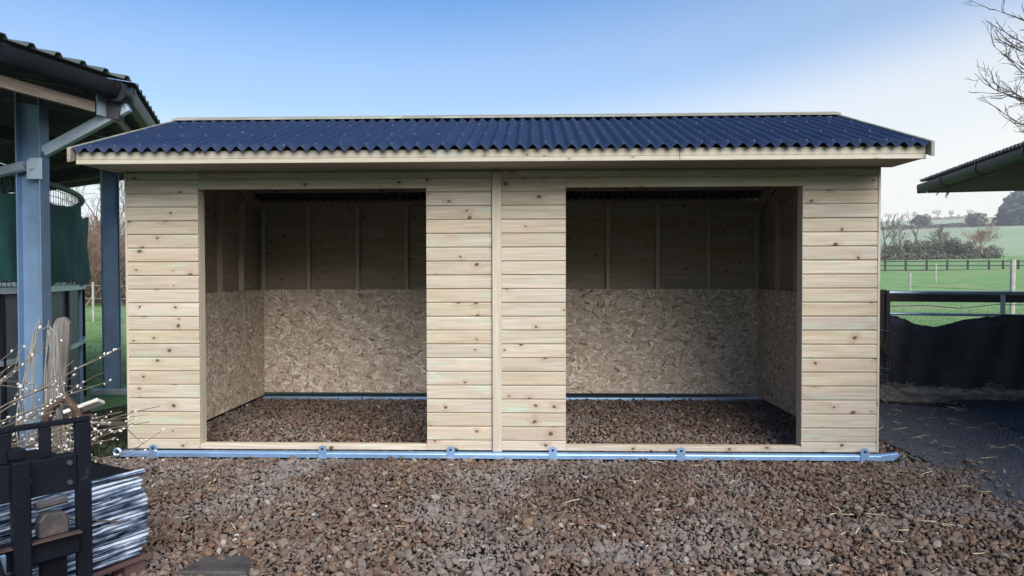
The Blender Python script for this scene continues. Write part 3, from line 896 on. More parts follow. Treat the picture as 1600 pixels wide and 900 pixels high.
# ------------------------------------------------------------------ gate with rubber sheet
GX, GY, GA = 7.86, 3.36, math.atan2(-0.43, 1.43)
gate = empty('field_gate', (GX, GY, 0), 'metal field gate hung with a torn black rubber sheet', 'gate', rz=GA)
m = MB(); m.tube([(0.0, 0, 1.262), (3.6, 0, 1.262)], 0.024, 8); m.obj('top_rail', 'galv', gate, smooth=True)
m = MB(); m.box((0.02, -0.012, 1.15), (3.6, 0.016, 1.238)); m.obj('top_plank', 'dark_wood', gate)
m = MB(); m.tube([(0.02, 0, 0.995), (3.6, 0, 0.995)], 0.017, 8); m.obj('rail', 'galv', gate, smooth=True)
for z in (0.72, 0.45, 0.2):
    m = MB(); m.tube([(0.02, 0, z), (3.6, 0, z)], 0.017, 8); m.obj('rail', 'galv', gate, smooth=True)
for x, z0, z1 in ((0.0, 0.06, 1.29), (3.6, 0.06, 1.29)):
    m = MB(); m.tube([(x, 0, z0), (x, 0, z1)], 0.025, 8); m.obj('stile', 'old_iron', gate, smooth=True)
m = MB(); m.box((1.215, -0.022, 0.2), (1.265, 0.0, 1.245)); m.obj('upright', 'galv', gate)
xs = np.linspace(0.015, 3.6, 90)
top = np.interp(xs, [0.0, 0.1, 0.3, 0.5, 0.62, 0.8, 1.0, 1.25, 1.5, 1.7, 1.85, 2.0, 2.4, 3.0, 3.6], [0.98, 0.97, 0.87, 0.845, 0.87, 0.93, 0.965, 1.005, 1.0, 0.975, 0.93, 0.96, 1.0, 0.97, 1.0])
top = top + np.random.default_rng(2).normal(0, 0.004, 90)
m = MB(); n = len(xs); vs = []
for lay_ in (0, 1):
    for j in range(9):
        t = j / 8
        for x, zt in zip(xs, top):
            zb = 0.045 + 0.012 * math.sin(x * 5)
            y = -0.060 - 0.020 * math.sin(x * 3.1 + t * 2) * (1 - t * 0.7) - 0.010 * math.sin(x * 9 + 4 * t) - 0.010 * math.sin(x * 17 - 3 * t + math.sin(x * 4) * 2) + 0.010 * lay_
            vs.append((x, y, zb + (zt - zb) * t))
fs = []
for lay_ in (0, 1):
    for j in range(8):
        for i in range(n - 1):
            a = lay_ * 9 * n + j * n + i
            q = (a, a + 1, a + 1 + n, a + n)
            fs.append(q if lay_ == 0 else q[::-1])
for i in range(n - 1):
    a = 8 * n + i; fs.append((a, a + 1, a + 1 + 9 * n, a + 9 * n))
m.add(vs, fs); m.obj('rubber_sheet', 'rubber', gate, smooth='all')
m = MB(); m.tube([(0.02, -0.03, 0.42), (-0.03, -0.04, 0.5), (-0.05, -0.05, 0.58), (0.0, -0.045, 0.66), (0.02, -0.03, 0.70)], [0.012, 0.022, 0.022, 0.014, 0.010], 6); m.obj('latch', 'rust', gate)
for z in (0.78, 0.3, 0.22):
    m = MB(); m.tube([(-0.11, -0.02, z + 0.02), (-0.05, -0.05, z), (0.03, -0.04, z - 0.01)], 0.004, 4); m.obj('tie_wire', 'rope', gate)
gp = empty('gate_post', (7.805, 3.47, 0), 'dark timber post standing between shelter corner and gate', 'post')
m = MB(); m.box((-0.07, -0.06, -0.1), (0.07, 0.06, 1.30)); m.obj('post', 'dark_wood', gp, bevel=0.01)
m = MB(); m.box((-0.073, -0.064, 1.17), (0.073, 0.064, 1.2)); m.obj('strap', 'rust', gp)

# ------------------------------------------------------------------ stable roof corner on the right
stb = empty('stable', (8.4, 3.58, 0), 'stable block with a dark overhanging roof corner and gutter at right', 'stable', rz=R(-10.6))
# local: +Y runs away along the eave to the corner at (0,0); the eave runs to -Y, roof rises to +X
EZ = 2.58
m = MB()
prof = [(-0.058, 0.05), (-0.062, 0.0), (-0.045, -0.045), (0.0, -0.062), (0.045, -0.045), (0.058, 0.0), (0.055, 0.05), (0.047, 0.05), (0.05, 0.0), (0.0, -0.053), (-0.05, 0.0), (-0.05, 0.05)]
m.prism(prof, -9.0, 0.03, 'Y', Matrix.Translation((0.0, 0, EZ + 0.03)))
m.box((-0.055, 0.026, EZ - 0.03), (0.055, 0.036, EZ + 0.078))
m.obj('gutter', 'black_plastic', stb, smooth=True)
for y in (-0.75, -1.7, -2.7, -3.7):
    m = MB(); m.prism([(u * 1.1, w * 1.1) for u, w in prof[:7]], y - 0.02, y + 0.02, 'Y', Matrix.Translation((0.0, 0, EZ + 0.03))); m.obj('gutter_bracket', 'black_plastic', stb)
m = MB(); m.box((0.062, -9, EZ - 0.03), (0.09, 0.0, EZ + 0.10)); m.obj('fascia', 'soffit', stb)
for k in range(9):
    m = MB(); m.box((0.092, -1.0 * (k + 1) + 0.003, EZ - 0.02), (1.9, -1.0 * k - 0.003, EZ - 0.005)); m.obj('soffit_board', 'soffit', stb)
m = MB(); m.box((0.062, 0.0, EZ - 0.03), (6.0, 0.028, EZ + 0.09)); m.obj('verge_board', 'soffit', stb)
# corrugated roof, ribs running up the slope
for k in range(9):
    n = 60; ys = np.linspace(-1.0 * (k + 1), -1.0 * k + 0.02, n + 1)
    zc = 0.020 * np.cos(2 * PI * ys / 0.075)
    V = []
    for dz in (0.0, -0.006):
        for x in (-0.03, 6.0):
            V.append(np.stack([np.full_like(ys, x), ys, EZ + 0.135 + 0.13 * x + zc + dz], 1))
    V = np.concatenate(V); N = n + 1; a = np.arange(n)
    F = np.concatenate([np.stack([a, a + N, a + 1 + N, a + 1], 1), np.stack([a + 2 * N, a + 1 + 2 * N, a + 1 + 3 * N, a + 3 * N], 1), np.stack([a, a + 1, a + 1 + 2 * N, a + 2 * N], 1)])
    np_mesh('roof_sheet', V, F, 'tile', stb, smooth=True)
for k in range(18):
    m = MB(); m.box((1.9, -9, 0.02 + k * 0.14), (1.925, -0.25, 0.153 + k * 0.14)); m.obj('wall_board', 'dark_wood', stb)
    m = MB(); m.box((1.93, -0.275, 0.02 + k * 0.14), (6.0, -0.25, 0.153 + k * 0.14)); m.obj('wall_board', 'dark_wood', stb)
m = MB(); rr = random.Random(5)
for y, L in ((-0.12, 0.06), (-0.40, 0.11), (-0.43, 0.13), (-0.45, 0.07), (-0.62, 0.05), (-0.9, 0.04), (-0.95, 0.03), (-1.1, 0.03)):
    x = 0.1 + rr.random() * 0.05
    m.tube([(x, y, EZ - 0.02), (x + 0.01, y + 0.012, EZ - 0.02 - L * 0.5), (x - 0.012, y + 0.02, EZ - 0.02 - L)], [0.005, 0.008, 0.003], 4)
tag(m.obj('cobwebs', 'cobweb', stb), kind='stuff')

# ------------------------------------------------------------------ horse walker on the left
WC = Vector((-6.38, -0.23, 0)); WR = 5.5; NS = 10; WA = R(4.2); EV = 6.25; EH = 3.01
hw = empty('horse_walker', WC, 'round steel horse walker with dark roof, grey columns and green netting', 'horse walker')
def pol(r, a, z=0.0):
    return Vector((r * math.cos(a), r * math.sin(a), z))
VA = [WA + 2 * PI * k / NS for k in range(NS)]
segs = (9, 0, 1, 2, 3)              # roof bays that can be seen or nearly so
ca36 = math.cos(PI / NS)
for k in (9, 0, 1, 2, 3):
    m = MB()
    h, w, t, z1 = 0.10, 0.066, 0.011, EH + 0.05
    m.box((h - t, -w, -0.1), (h, w, z1)); m.box((-h, -w, -0.1), (-h + t, w, z1)); m.box((-h + t, -0.005, -0.1), (h - t, 0.005, z1))
    c = m.obj('column', 'steel', hw, pol(WR, VA[k]), (0, 0, VA[k]), bevel=0.002)
    # rafter running in from the column head
    m = MB(); m.box((-3.6, -0.05, 0), (0.75, 0.05, 0.16), Matrix.Rotation(R(10), 4, 'Y'))
    link('roof_beam', m.mesh('roof_beam', 'roof_under'), hw, pol(WR, VA[k], EH - 0.06), (0, 0, VA[k]))
    if k == 1:
        continue
    # knee brace out to the eave and cleat plate
    m = MB()
    a, b = Vector((0.10, 0, 2.55)), Vector((0.80, 0, EH - 0.07))
    d = (b - a).normalized(); nrm = Vector((-d.z, 0, d.x))
    P0 = [a - nrm * 0.045, a + nrm * 0.045, b + nrm * 0.045, b - nrm * 0.045]
    m.add([p + Vector((0, -0.03, 0)) for p in P0] + [p + Vector((0, 0.03, 0)) for p in P0], [(0, 1, 2, 3), (7, 6, 5, 4), (0, 4, 5, 1), (1, 5, 6, 2), (2, 6, 7, 3), (3, 7, 4, 0)])
    link('knee_brace', m.mesh('knee_brace', 'galv', bevel=0.004), hw, pol(WR, VA[k]), (0, 0, VA[k]))
    m = MB()
    a, b = Vector((-0.02, -0.075, 2.42)), Vector((-1.7, -0.16, 1.95))
    m.tube([a, b], 0.045, 8)
    link('tie_bar', m.mesh('tie_bar', 'galv', smooth=True), hw, pol(WR, VA[k]), (0, 0, VA[k]))
    m = MB(); m.prism([(-0.0, 2.31), (0.125, 2.31), (0.125, 2.49), (0.03, 2.49), (0.0, 2.46)], -0.082, -0.068, 'Y')
    pl = link('cleat_plate', m.mesh('cleat_plate', 'galv', bevel=0.003), hw, pol(WR, VA[k]), (0, 0, VA[k]))
    m = MB(); m.tube([(0.045, -0.084, 2.40), (0.045, -0.100, 2.40)], 0.013, 6); m.obj('bolt', 'galv', pl)
def edge_frame(k):
    a, b = pol(EV, VA[k]), pol(EV, VA[(k + 1) % NS])
    d = (b - a); L = d.length; d.normalize()
    ang = math.atan2(d.y, d.x)
    return a, L, ang
SLW = math.tan(R(10))
for k in segs:
    a, L, ang = edge_frame(k)
    base = a + Vector((0, 0, EH))
    rot = (0, 0, ang)
    # fascia timber (local x along the eave, +y inwards)
    if k in (9, 8):
        m = MB(); m.box((0.2, 0.10, -0.15), (L - 0.18, 0.14, -0.065)); link('fascia', m.mesh('fascia', 'pine_old'), hw, base, rot)
    else:
        m = MB(); m.box((0.2, 0.10, -0.13), (L - 0.05, 0.13, -0.05)); link('fascia', m.mesh('fascia', 'pine_old' if k == 0 else 'dark_wood'), hw, base, rot)
    for x0, x1 in (((0.01, 0.19), (L - 0.17, L + 0.02)) if k in (9, 0) else ()):
        m = MB(); m.box((x0, 0.088, -0.17), (x1, 0.099, 0.0)); link('corner_plate', m.mesh('corner_plate', 'galv'), hw, base, rot)
    gp_ = [(-0.075, 0.06), (-0.08, 0.0), (-0.058, -0.055), (0.0, -0.078), (0.058, -0.055), (0.08, 0.0), (0.075, 0.06), (0.065, 0.06), (0.068, 0.0), (0.0, -0.066), (-0.068, 0.0), (-0.065, 0.06)]
    for x0, x1 in ((0.02, L * 0.42), (L * 0.42, L - 0.02)):
        m = MB(); m.prism(gp_, x0, x1, 'X', Matrix.Translation((0, 0.0, 0.045))); link('gutter', m.mesh('gutter', 'black_plastic', smooth=True), hw, base, rot)
    for x in (0.12, L * 0.42, L - 0.12, L * 0.72):
        m = MB(); m.prism([(u * 1.12, w * 1.12) for u, w in gp_[:7]], x - 0.035, x + 0.035, 'X', Matrix.Translation((0, 0.0, 0.045))); link('gutter_joint', m.mesh('gutter_joint', 'black_plastic', smooth=True), hw, base, rot)
    m = MB(); m.tube([(-0.12, 0.03, 0.03), (0.0, 0.0, 0.03), (0.11, 0.0, 0.03)], 0.088, 10); link('gutter_corner', m.mesh('gutter_corner', 'black_plastic', smooth=True), hw, base, rot)
    # roof sheets: trapezoid ribs running in towards the centre
    nsh = 6
    for s in range(nsh):
        x0, x1 = L * s / nsh, L * (s + 1) / nsh
        prof = []
        rib = (x1 - x0) / 3
        for q in range(3):
            o0 = x0 + rib * q
            prof += [(o0, 0), (o0 + rib * 0.62, 0), (o0 + rib * 0.72, 0.045), (o0 + rib * 0.88, 0.045), (o0 + rib * 0.98, 0)]
        prof.append((x1 + 0.01, 0))
        n = len(prof); dep = 3.3
        V = []
        for dz in (0.0, -0.006):
            for yy in (-0.10, dep):
                sc = 1 - max(0, yy) / (EV * ca36)
                V += [(L / 2 + (u - L / 2) * sc, yy, 0.155 + yy * SLW + w * 0.75 + dz) for u, w in prof]
        V = np.array(V); i = np.arange(n - 1)
        F = np.concatenate([np.stack([i, i + 1, i + 1 + n, i + n], 1), np.stack([i + 2 * n, i + 3 * n, i + 1 + 3 * n, i + 1 + 2 * n], 1), np.stack([i, i + 2 * n, i + 1 + 2 * n, i + 1], 1)])
        o = np_mesh('roof_sheet', V, F, 'roof_cement' if k in (9, 8) else 'roof_under', hw)
        o.location = base; o.rotation_euler = rot
    for yy in (0.35, 1.3, 2.3):
        m = MB(); sc = 1 - yy / (EV * ca36)
        m.box((L / 2 - L / 2 * sc, yy, 0.045 + yy * SLW), (L / 2 + L / 2 * sc, yy + 0.05, 0.135 + yy * SLW)); link('purlin', m.mesh('purlin', 'dark_wood'), hw, base, rot)
# circular outer wall: panels, rails, netting
WRW = 5.14
a0, a1 = R(-52), R(100)
step = R(7.2)
k = 0; a = a0
while a < a1:
    b = a + step - R(0.16)
    dark = a < R(-9)
    m = MB()
    vs = []
    nn = 5
    for rr_ in (WRW, WRW - 0.03):
        for z in (0.03, 1.34):
            vs += [pol(rr_, a + (b - a) * i / (nn - 1), z) for i in range(nn)]
    fs = []
    for i in range(nn - 1):
        fs += [(i, i + 1, i + 1 + nn, i + nn), (i + 2 * nn, i + 3 * nn, i + 1 + 3 * nn, i + 1 + 2 * nn), (i + nn, i + 1 + nn, i + 1 + 3 * nn, i + 3 * nn)]
    fs += [(0, nn, 3 * nn, 2 * nn), (nn - 1, 3 * nn - 1, 4 * nn - 1, 2 * nn - 1)]
    m.add(vs, fs)
    link('wall_panel', m.mesh('wall_panel', 'panel_dark' if dark else 'panel', smooth=True), hw)
    m = MB(); m.box((WRW - 0.005, -0.018, 0.03), (WRW + 0.030, 0.018, 1.35), Matrix.Rotation(b + R(0.08), 4, 'Z')); link('panel_post', m.mesh('panel_post', 'black' if k % 2 else 'steel'), hw)
    a += step; k += 1
def arc(r_, z, b0, b1, n=40):
    return [pol(r_, b0 + (b1 - b0) * i / n, z) for i in range(n + 1)]
def band(name, r0, r1, z0, z1, b0, b1, mat, n=50):
    m = MB(); vs = []
    for rr_, z in ((r0, z0), (r1, z0), (r1, z1), (r0, z1)):
        vs += arc(rr_, z, b0, b1, n)
    N = n + 1; fs = []
    for q in range(4):
        q2 = (q + 1) % 4
        fs += [(q * N + i, q * N + i + 1, q2 * N + i + 1, q2 * N + i) for i in range(n)]
    fs += [(0, N, 2 * N, 3 * N), (N - 1, 2 * N - 1, 3 * N - 1, 4 * N - 1)]
    m.add(vs, fs)
    return link(name, m.mesh(name, mat, smooth=True), hw)
band('top_rail', WRW - 0.01, WRW + 0.04, 1.345, 1.395, R(-9), a1, 'galv')
band('mid_rail', WRW + 0.004, WRW + 0.030, 0.72, 0.765, R(-7), R(60), 'galv')
band('mid_rail', WRW + 0.004, WRW + 0.030, 0.80, 0.85, a0, R(-12), 'galv')
m = MB(); m.tube(arc(WRW + 0.015, 2.40, a0, a1, 60), 0.030, 8); link('rim_tube', m.mesh('rim_tube', 'green_tube', smooth=True), hw)
m = MB()
for z in np.arange(1.45, 2.39, 0.065):
    m.tube(arc(WRW, z, a0, a1, 50), 0.0035, 3)
for q in np.arange(a0, a1, R(0.75)):
    m.tube([pol(WRW, q, 1.4), pol(WRW, q, 2.4)], 0.0035, 3)
tag(link('weld_mesh', m.mesh('weld_mesh', 'green_tube', fix=False), hw), kind='stuff')
# far inner wall of the walker seen through the mesh
def netting(b0, b1, ztop, zbot, seed, rr_=WRW + 0.045):
    n = 70; mrow = 14
    r_ = np.random.default_rng(seed)
    ph = r_.uniform(0, 6, 4)
    V = []
    for lay_ in (0, 1):
        for j in range(mrow + 1):
            t = j / mrow
            for i in range(n + 1):
                aa = b0 + (b1 - b0) * i / n
                s = aa * WRW
                zt = ztop + 0.035 * math.sin(s * 2.2 + ph[0]) + 0.02 * math.sin(s * 6 + ph[1])
                zb = zbot + 0.03 * math.sin(s * 5 + ph[2]) + 0.015 * math.sin(s * 15 + ph[3])
                fold = 0.012 * math.sin(s * 19 + 3 * t + ph[1]) * (1 - t) + 0.018 * math.sin(s * 5 + 5 * t + ph[2])
                V.append(pol(rr_ + 0.02 + fold - 0.006 * lay_, aa, zb + (zt - zb) * t))
    N = n + 1; fs = []
    for lay_ in (0, 1):
        o_ = lay_ * N * (mrow + 1)
        for j in range(mrow):
            for i in range(n):
                q = o_ + j * N + i
                fs.append((q, q + 1, q + 1 + N, q + N))
    m = MB(); m.add(V, fs)
    return link('shade_netting', m.mesh('shade_netting', 'net', smooth='all'), hw)
netting(R(-6), R(52), 2.20, 1.42, 4)
netting(R(-17.5), R(-9.5), 2.30, 0.55, 7)
# inner wall of the track
band('inner_wall', 2.6, 2.64, 0.03, 1.9, R(-90), R(100), 'panel_dark')

# ------------------------------------------------------------------ clutter by the walker column
m = MB()
prof_pts = [(-0.075, 0.0), (0.075, 0.0), (0.07, 0.9), (0.06, 1.02), (0.02, 1.07), (-0.045, 1.05), (-0.075, 0.93)]
m.prism([(u, w) for u, w in prof_pts], -0.03, 0.03, 'Y')
M['grey_wood'] = plain('old_grey_post', (0.15, 0.14, 0.13), 0.85, var=0.45, scale=4, stretch=(14, 14, 1), bump=0.5, bscale=12)
o = tag(m.obj('old_post', 'grey_wood', None, (-0.50, -0.33, 0.0), (R(-4), R(4.0), R(10)), bevel=0.008), 'weathered grey wooden post with rounded top leaning by the steel column', 'post')
o.location = (-0.58, -0.10, 0.10)
coil = MB(); rr = random.Random(12)
for i in range(15):
    sd = -1 if i % 5 < 2 else 1
    x0 = -0.52 + sd * rr.uniform(0.03, 0.09); zt = rr.uniform(1.0, 1.13); fan = sd * rr.uniform(0.0, 0.13)
    pts = []
    for t in np.linspace(0, 1, 10):
        pts.append((x0 + fan * math.sin(t * PI * 0.62) + 0.012 * math.sin(i + t * 7), -0.24 - 0.05 * math.sin(t * PI) + 0.012 * math.sin(i * 2 + t * 5), zt * (1 - t) + 0.03))
    coil.tube(pts, rr.choice([0.003, 0.004, 0.006]), 5)
coil.tube([(-0.53, -0.24, 1.08), (-0.46, -0.26, 1.10), (-0.41, -0.25, 1.03), (-0.39, -0.26, 0.80), (-0.40, -0.26, 0.45)], 0.006, 5)
tag(coil.obj('wire_bundle', 'rope', smooth=True), 'tangled grey wires and cords hanging over the leaning old post', 'wire bundle')
m = MB()
m.tube([(-0.52, -0.35, 0.02), (-0.46, -0.37, 0.28), (-0.36, -0.38, 0.50), (-0.26, -0.37, 0.56), (-0.18, -0.36, 0.46), (-0.16, -0.35, 0.25), (-0.18, -0.34, 0.02)], [0.03, 0.035, 0.035, 0.03, 0.035, 0.04, 0.03], 6)
tag(m.obj('rusty_hoop', 'rust', smooth=True), 'bent rusty brown iron hoop standing behind the willow twigs', 'scrap iron')
planks = [((-0.27, -0.30, 0.40), 0.27, 0.03, 0.10, (R(65), R(-20), R(8)), 'white_wood', 'pale board on top of the scrap heap beside the shelter corner'),
          ((-0.36, -0.16, 0.30), 0.31, 0.025, 0.09, (R(70), R(2), R(3)), 'old_wood', 'grey weathered plank below the pale board on the scrap heap'),
          ((-0.65, 0.05, 0.22), 0.46, 0.05, 0.12, (R(60), R(-8), R(-10)), 'dark_wood', 'dark brown timber offcut low in the scrap heap'),
          ((-0.52, 0.25, 0.12), 0.42, 0.06, 0.14, (R(40), R(5), R(20)), 'dark_wood', 'dark timber block at the back of the scrap heap'),
          ((-0.82, -0.2, 0.06), 0.62, 0.05, 0.16, (R(80), R(-3), R(12)), 'dark_wood', 'long dark board flat on the soil under the scrap heap')]
for loc, L, t, w, rot, mt, lb in planks:
    m = MB(); m.box((0, 0, 0), (L, t, w))
    tag(m.obj('scrap_board', mt, None, loc, rot, bevel=0.004), lb, 'board', 'scrap boards heaped beside the shelter')
m = MB(); m.box((0, -0.03, 0.02), (2.2, 0.03, 0.085))
tag(m.obj('ground_rail', 'galv', None, (-2.15, 2.86, 0.0), (0, 0, R(1.5)), bevel=0.004), 'low galvanised rail on the ground between rear column and shelter', 'rail')
# grass and litter on the soil patch
def blades(name, pts, hgt, mat_cols, seed, wid=0.004):
    r_ = np.random.default_rng(seed)
    n = len(pts)
    P = np.array(pts)
    a = r_.uniform(0, 2 * PI, n); h = r_.uniform(0.5, 1.3, n) * hgt
    w = wid * r_.uniform(0.7, 1.5, n)
    dx, dy = np.cos(a), np.sin(a)
    ln = r_.normal(0, 0.35, (n, 2)) * h[:, None]
    v0 = P + np.stack([-dx * w, -dy * w, 0 * w], 1); v1 = P + np.stack([dx * w, dy * w, 0 * w], 1)
    v2 = P + np.stack([ln[:, 0], ln[:, 1], h], 1)
    V = np.stack([v0, v1, v2], 1).reshape(-1, 3)
    F = np.arange(3 * n).reshape(-1, 3)
    return np_mesh(name, V, F, mat_cols)
M['blade'] = plain('grass_blades', (0.16, 0.23, 0.10), 0.7, var=0.5, scale=1.2, rnd=False, bump=0)
M['blade_dark'] = plain('rough_grass_blades', (0.045, 0.075, 0.028), 0.75, var=0.5, scale=3, rnd=False, bump=0)
r = np.random.default_rng(31)
pts = []
while len(pts) < 6000:
    x, y = r.uniform(-1.3, 0.6), r.uniform(-2.2, 2.6)
    if x < left_edge(y) - 0.02 and x < -0.03 + max(0, -y):
        pts.append((x, y, 0.005))
tag(blades('rough_grass', pts, 0.05, 'blade_dark', 32), 'short dark rough grass on the soil left of the shelter', 'grass', kind='stuff')
pts = []
for _ in range(45000):
    d = 9.2 * math.exp(r.uniform(0, 1.15)); px_ = r.choice([r.uniform(1370, 1700), r.uniform(100, 240)], p=[0.72, 0.28])
    p = at_polar(px_, d)
    if d < 9.8 and px_ < 400:
        continue
    p = on_ground(p)
    pts.append((p.x, p.y, p.z + 0.04))
tag(blades('meadow_grass', pts, 0.055, 'blade', 33, 0.006), 'green grass of the paddock beyond the gate and the walker', 'grass', kind='stuff')

# ------------------------------------------------------------------ wrapped stack on its pallet
ang = math.atan2(0.889, 0.459)
K = Vector((1.42, -2.25, 0))
# local x runs from the near corner K back along the visible face (to -a), local y goes back-left
stack = empty('mat_stack', K + Vector((0, 0, 0.125)), 'stack of black plastic mats wrapped in shiny stretch film', 'mat stack', rz=ang)
rr = random.Random(20)
nl = 19; th = 0.40 / nl
for i in range(nl):
    m = MB()
    t = i / (nl - 1)
    bulge = 0.045 * math.sin(min(1, t * 1.15) * PI) - 0.01
    ox = -bulge + rr.uniform(-0.012, 0.012)
    n = 26
    top_, bot_ = [], []
    outline = []
    L, Dp = 1.3, 1.0
    for q in range(n):
        outline.append((ox + 0.02 + (L - 0.02) * q / (n - 1), rr.uniform(-0.006, 0.006)))
    outline += [(L, Dp), (ox + 0.04, Dp)] + [(ox + rr.uniform(-0.006, 0.006), Dp * (1 - q / 10)) for q in range(1, 10)] + [(ox + 0.004, 0.012)]
    g = 0.0015
    prof = outline
    nn = len(prof)
    mid = [(x - 0.0 if 0.05 < x else x - 0.007, y - (0.008 if y < 0.1 else 0)) for x, y in prof]
    sag = lambda x: 0.012 * math.sin(x * 5 + i * 0.15) + 0.006 * math.sin(x * 11 + i)
    vs = [(x, y, i * th + g + sag(x) * (0.3 + 0.5 * t)) for x, y in prof] + [(x, y, (i + 0.5) * th + sag(x) * (0.3 + 0.5 * t)) for x, y in mid] + [(x, y, (i + 1) * th - g + sag(x) * (0.3 + 0.5 * t)) for x, y in prof]
    fs = [tuple(range(nn))[::-1], tuple(range(2 * nn, 3 * nn))]
    for l0 in (0, nn):
        fs += [(l0 + q, l0 + (q + 1) % nn, l0 + nn + (q + 1) % nn, l0 + nn + q) for q in range(nn)]
    m.add(vs, fs)
    m.obj('mat', 'film', stack, smooth=True)
m = MB()
for q in np.arange(0.03, 1.25, 0.024):
    m.box((q, 0.05, 0.408), (q + 0.006, 0.95, 0.416))
for q in np.arange(0.05, 0.95, 0.024):
    m.box((0.03, q, 0.412), (1.25, q + 0.006, 0.420))
tag(m.obj('grid_surface', 'black_plastic', stack, fix=False), kind='stuff')
for loc, L, rz in (((0.0, 0.0, 0.41), 1.28, 0), ((0.02, 0.93, 0.412), 1.2, 0)):
    m = MB(); m.tube([(0.0, 0.0, 0), (L * 0.3, 0.012, 0.010), (L * 0.6, -0.006, 0.004), (L, 0.0, 0.008)], [0.016, 0.012, 0.017, 0.012], 6); m.obj('film_fold', 'film', stack, loc, smooth=True)
m = MB(); m.tube([(0.5, -0.02, 0.33), (0.30, -0.02, 0.27), (0.12, -0.022, 0.20)], 0.004, 5); m.obj('twig', 'twig', stack)
pal = empty('pallet', K, 'red brown wooden pallet under the wrapped mat stack', 'pallet', rz=ang)
for x in (0.0, 0.6, 1.2):
    for y in (0.02, 0.45, 0.88):
        m = MB(); m.box((x - 0.01, y - 0.01, 0.02), (x + 0.09, y + 0.1, 0.098)); m.obj('block', 'pallet', pal, bevel=0.004)
for y in (0.0, 0.2, 0.42, 0.64, 0.87):
    m = MB(); m.box((-0.02, y - 0.01, 0.1), (1.3, y + 0.11, 0.121)); m.obj('deck_board', 'pallet', pal, bevel=0.003)
for y in (0.0, 0.43, 0.87):
    m = MB(); m.box((-0.02, y, 0.001), (1.3, y + 0.1, 0.019)); m.obj('bottom_board', 'pallet', pal, bevel=0.003)

for root in (stack, pal):                    # built to +X, stands to -X
    for ch in root.children:
        ch.data.transform(Matrix.Scale(-1, 4, (1, 0, 0))); ch.data.flip_normals(); ch.location.x *= -1

# ------------------------------------------------------------------ fork carriage in the foreground
fa = math.atan2(0.785, 0.62)
fork = empty('fork_carriage', (1.46, -2.77, 0), 'black steel loader fork carriage in the left foreground', 'fork carriage', rz=fa + PI)
def fbox(name, a, b, mat='black', bev=0.004, parent=None):
    m = MB(); m.box(a, b); return m.obj(name, mat, parent or fork, bevel=bev)
ZT = 0.915
fbox('top_bar', (-0.03, -0.012, ZT - 0.022), (1.3, 0.012, ZT))
fbox('upright', (-0.028, -0.018, 0.02), (0.028, 0.018, ZT - 0.023))
for x in (0.135, 0.27, 0.405, 0.54, 0.675, 0.81, 0.945, 1.08):
    fbox('guard_bar', (x - 0.02, -0.012, 0.772), (x + 0.02, 0.012, ZT - 0.023))
fbox('cross_beam', (0.03, -0.03, 0.625), (1.3, 0.03, 0.77))
lb_ = fbox('lower_beam', (0.03, -0.03, 0.365), (1.3, 0.045, 0.455))
fbox('wear_strip', (0.03, 0.05, 0.455), (1.3, 0.09, 0.462), 'rust')
m = MB(); m.prism([(-0.05, 0.463), (0.055, 0.463), (0.055, 0.53), (0.035, 0.56), (-0.035, 0.55), (-0.05, 0.52)], 0.0, 0.06, 'Y'); m.obj('latch_block', 'old_iron', fork, (0.12, 0, 0), bevel=0.006)
m = MB(); m.tube([(0.07, 0.03, 0.595), (0.18, 0.03, 0.588)], 0.017, 7); m.obj('latch_pin', 'old_iron', fork, smooth=True)
for x in (0.24, 0.95):
    fo = bpy.data.objects.new('fork', None); C.objects.link(fo); fo.parent = fork; fo.location = (x, 0, 0)
    m = MB(); m.box((-0.03, 0.05, 0.03), (0.03, 0.1, 0.79)); m.obj('shank', 'black', fo, bevel=0.006)
    m = MB(); m.prism([(-0.06, 0.68), (-0.05, 0.66), (-0.035, 0.68), (-0.035, 0.745), (-0.02, 0.775), (0.05, 0.79), (0.05, 0.83), (-0.03, 0.825), (-0.06, 0.795)], -0.028, 0.028); m.obj('hook', 'black', fo, bevel=0.004)
    m = MB(); m.prism([(-0.1, 0.0), (0.1, 0.0), (0.1, 0.035), (-0.1, 0.05)], -0.05, 0.05, 'X'); m.obj('blade', 'black', fo, bevel=0.004)
fbox('side_plate', (0.05, -0.055, 0.02), (0.15, -0.035, 0.362))
fbox('back_plate', (0.30, 0.11, 0.02), (1.3, 0.125, 0.46), 'steel')
for x, z in ((0.06, 0.74), (0.06, 0.66), (0.2, 0.70), (0.34, 0.70), (0.07, 0.41), (0.30, 0.41)):
    m = MB(); m.tube([(x, 0.03, z), (x, 0.044, z)], 0.010, 6); m.obj('bolt', 'old_iron', fork)
for x in (0.36, 0.7):
    m = MB(); m.tube([(x, 0.12, 0.55), (x - 0.03, 0.16, 0.4), (x - 0.1, 0.17, 0.25), (x - 0.12, 0.17, 0.05)], 0.018, 7); m.obj('hydraulic_hose', 'black_plastic', fork, smooth=True)

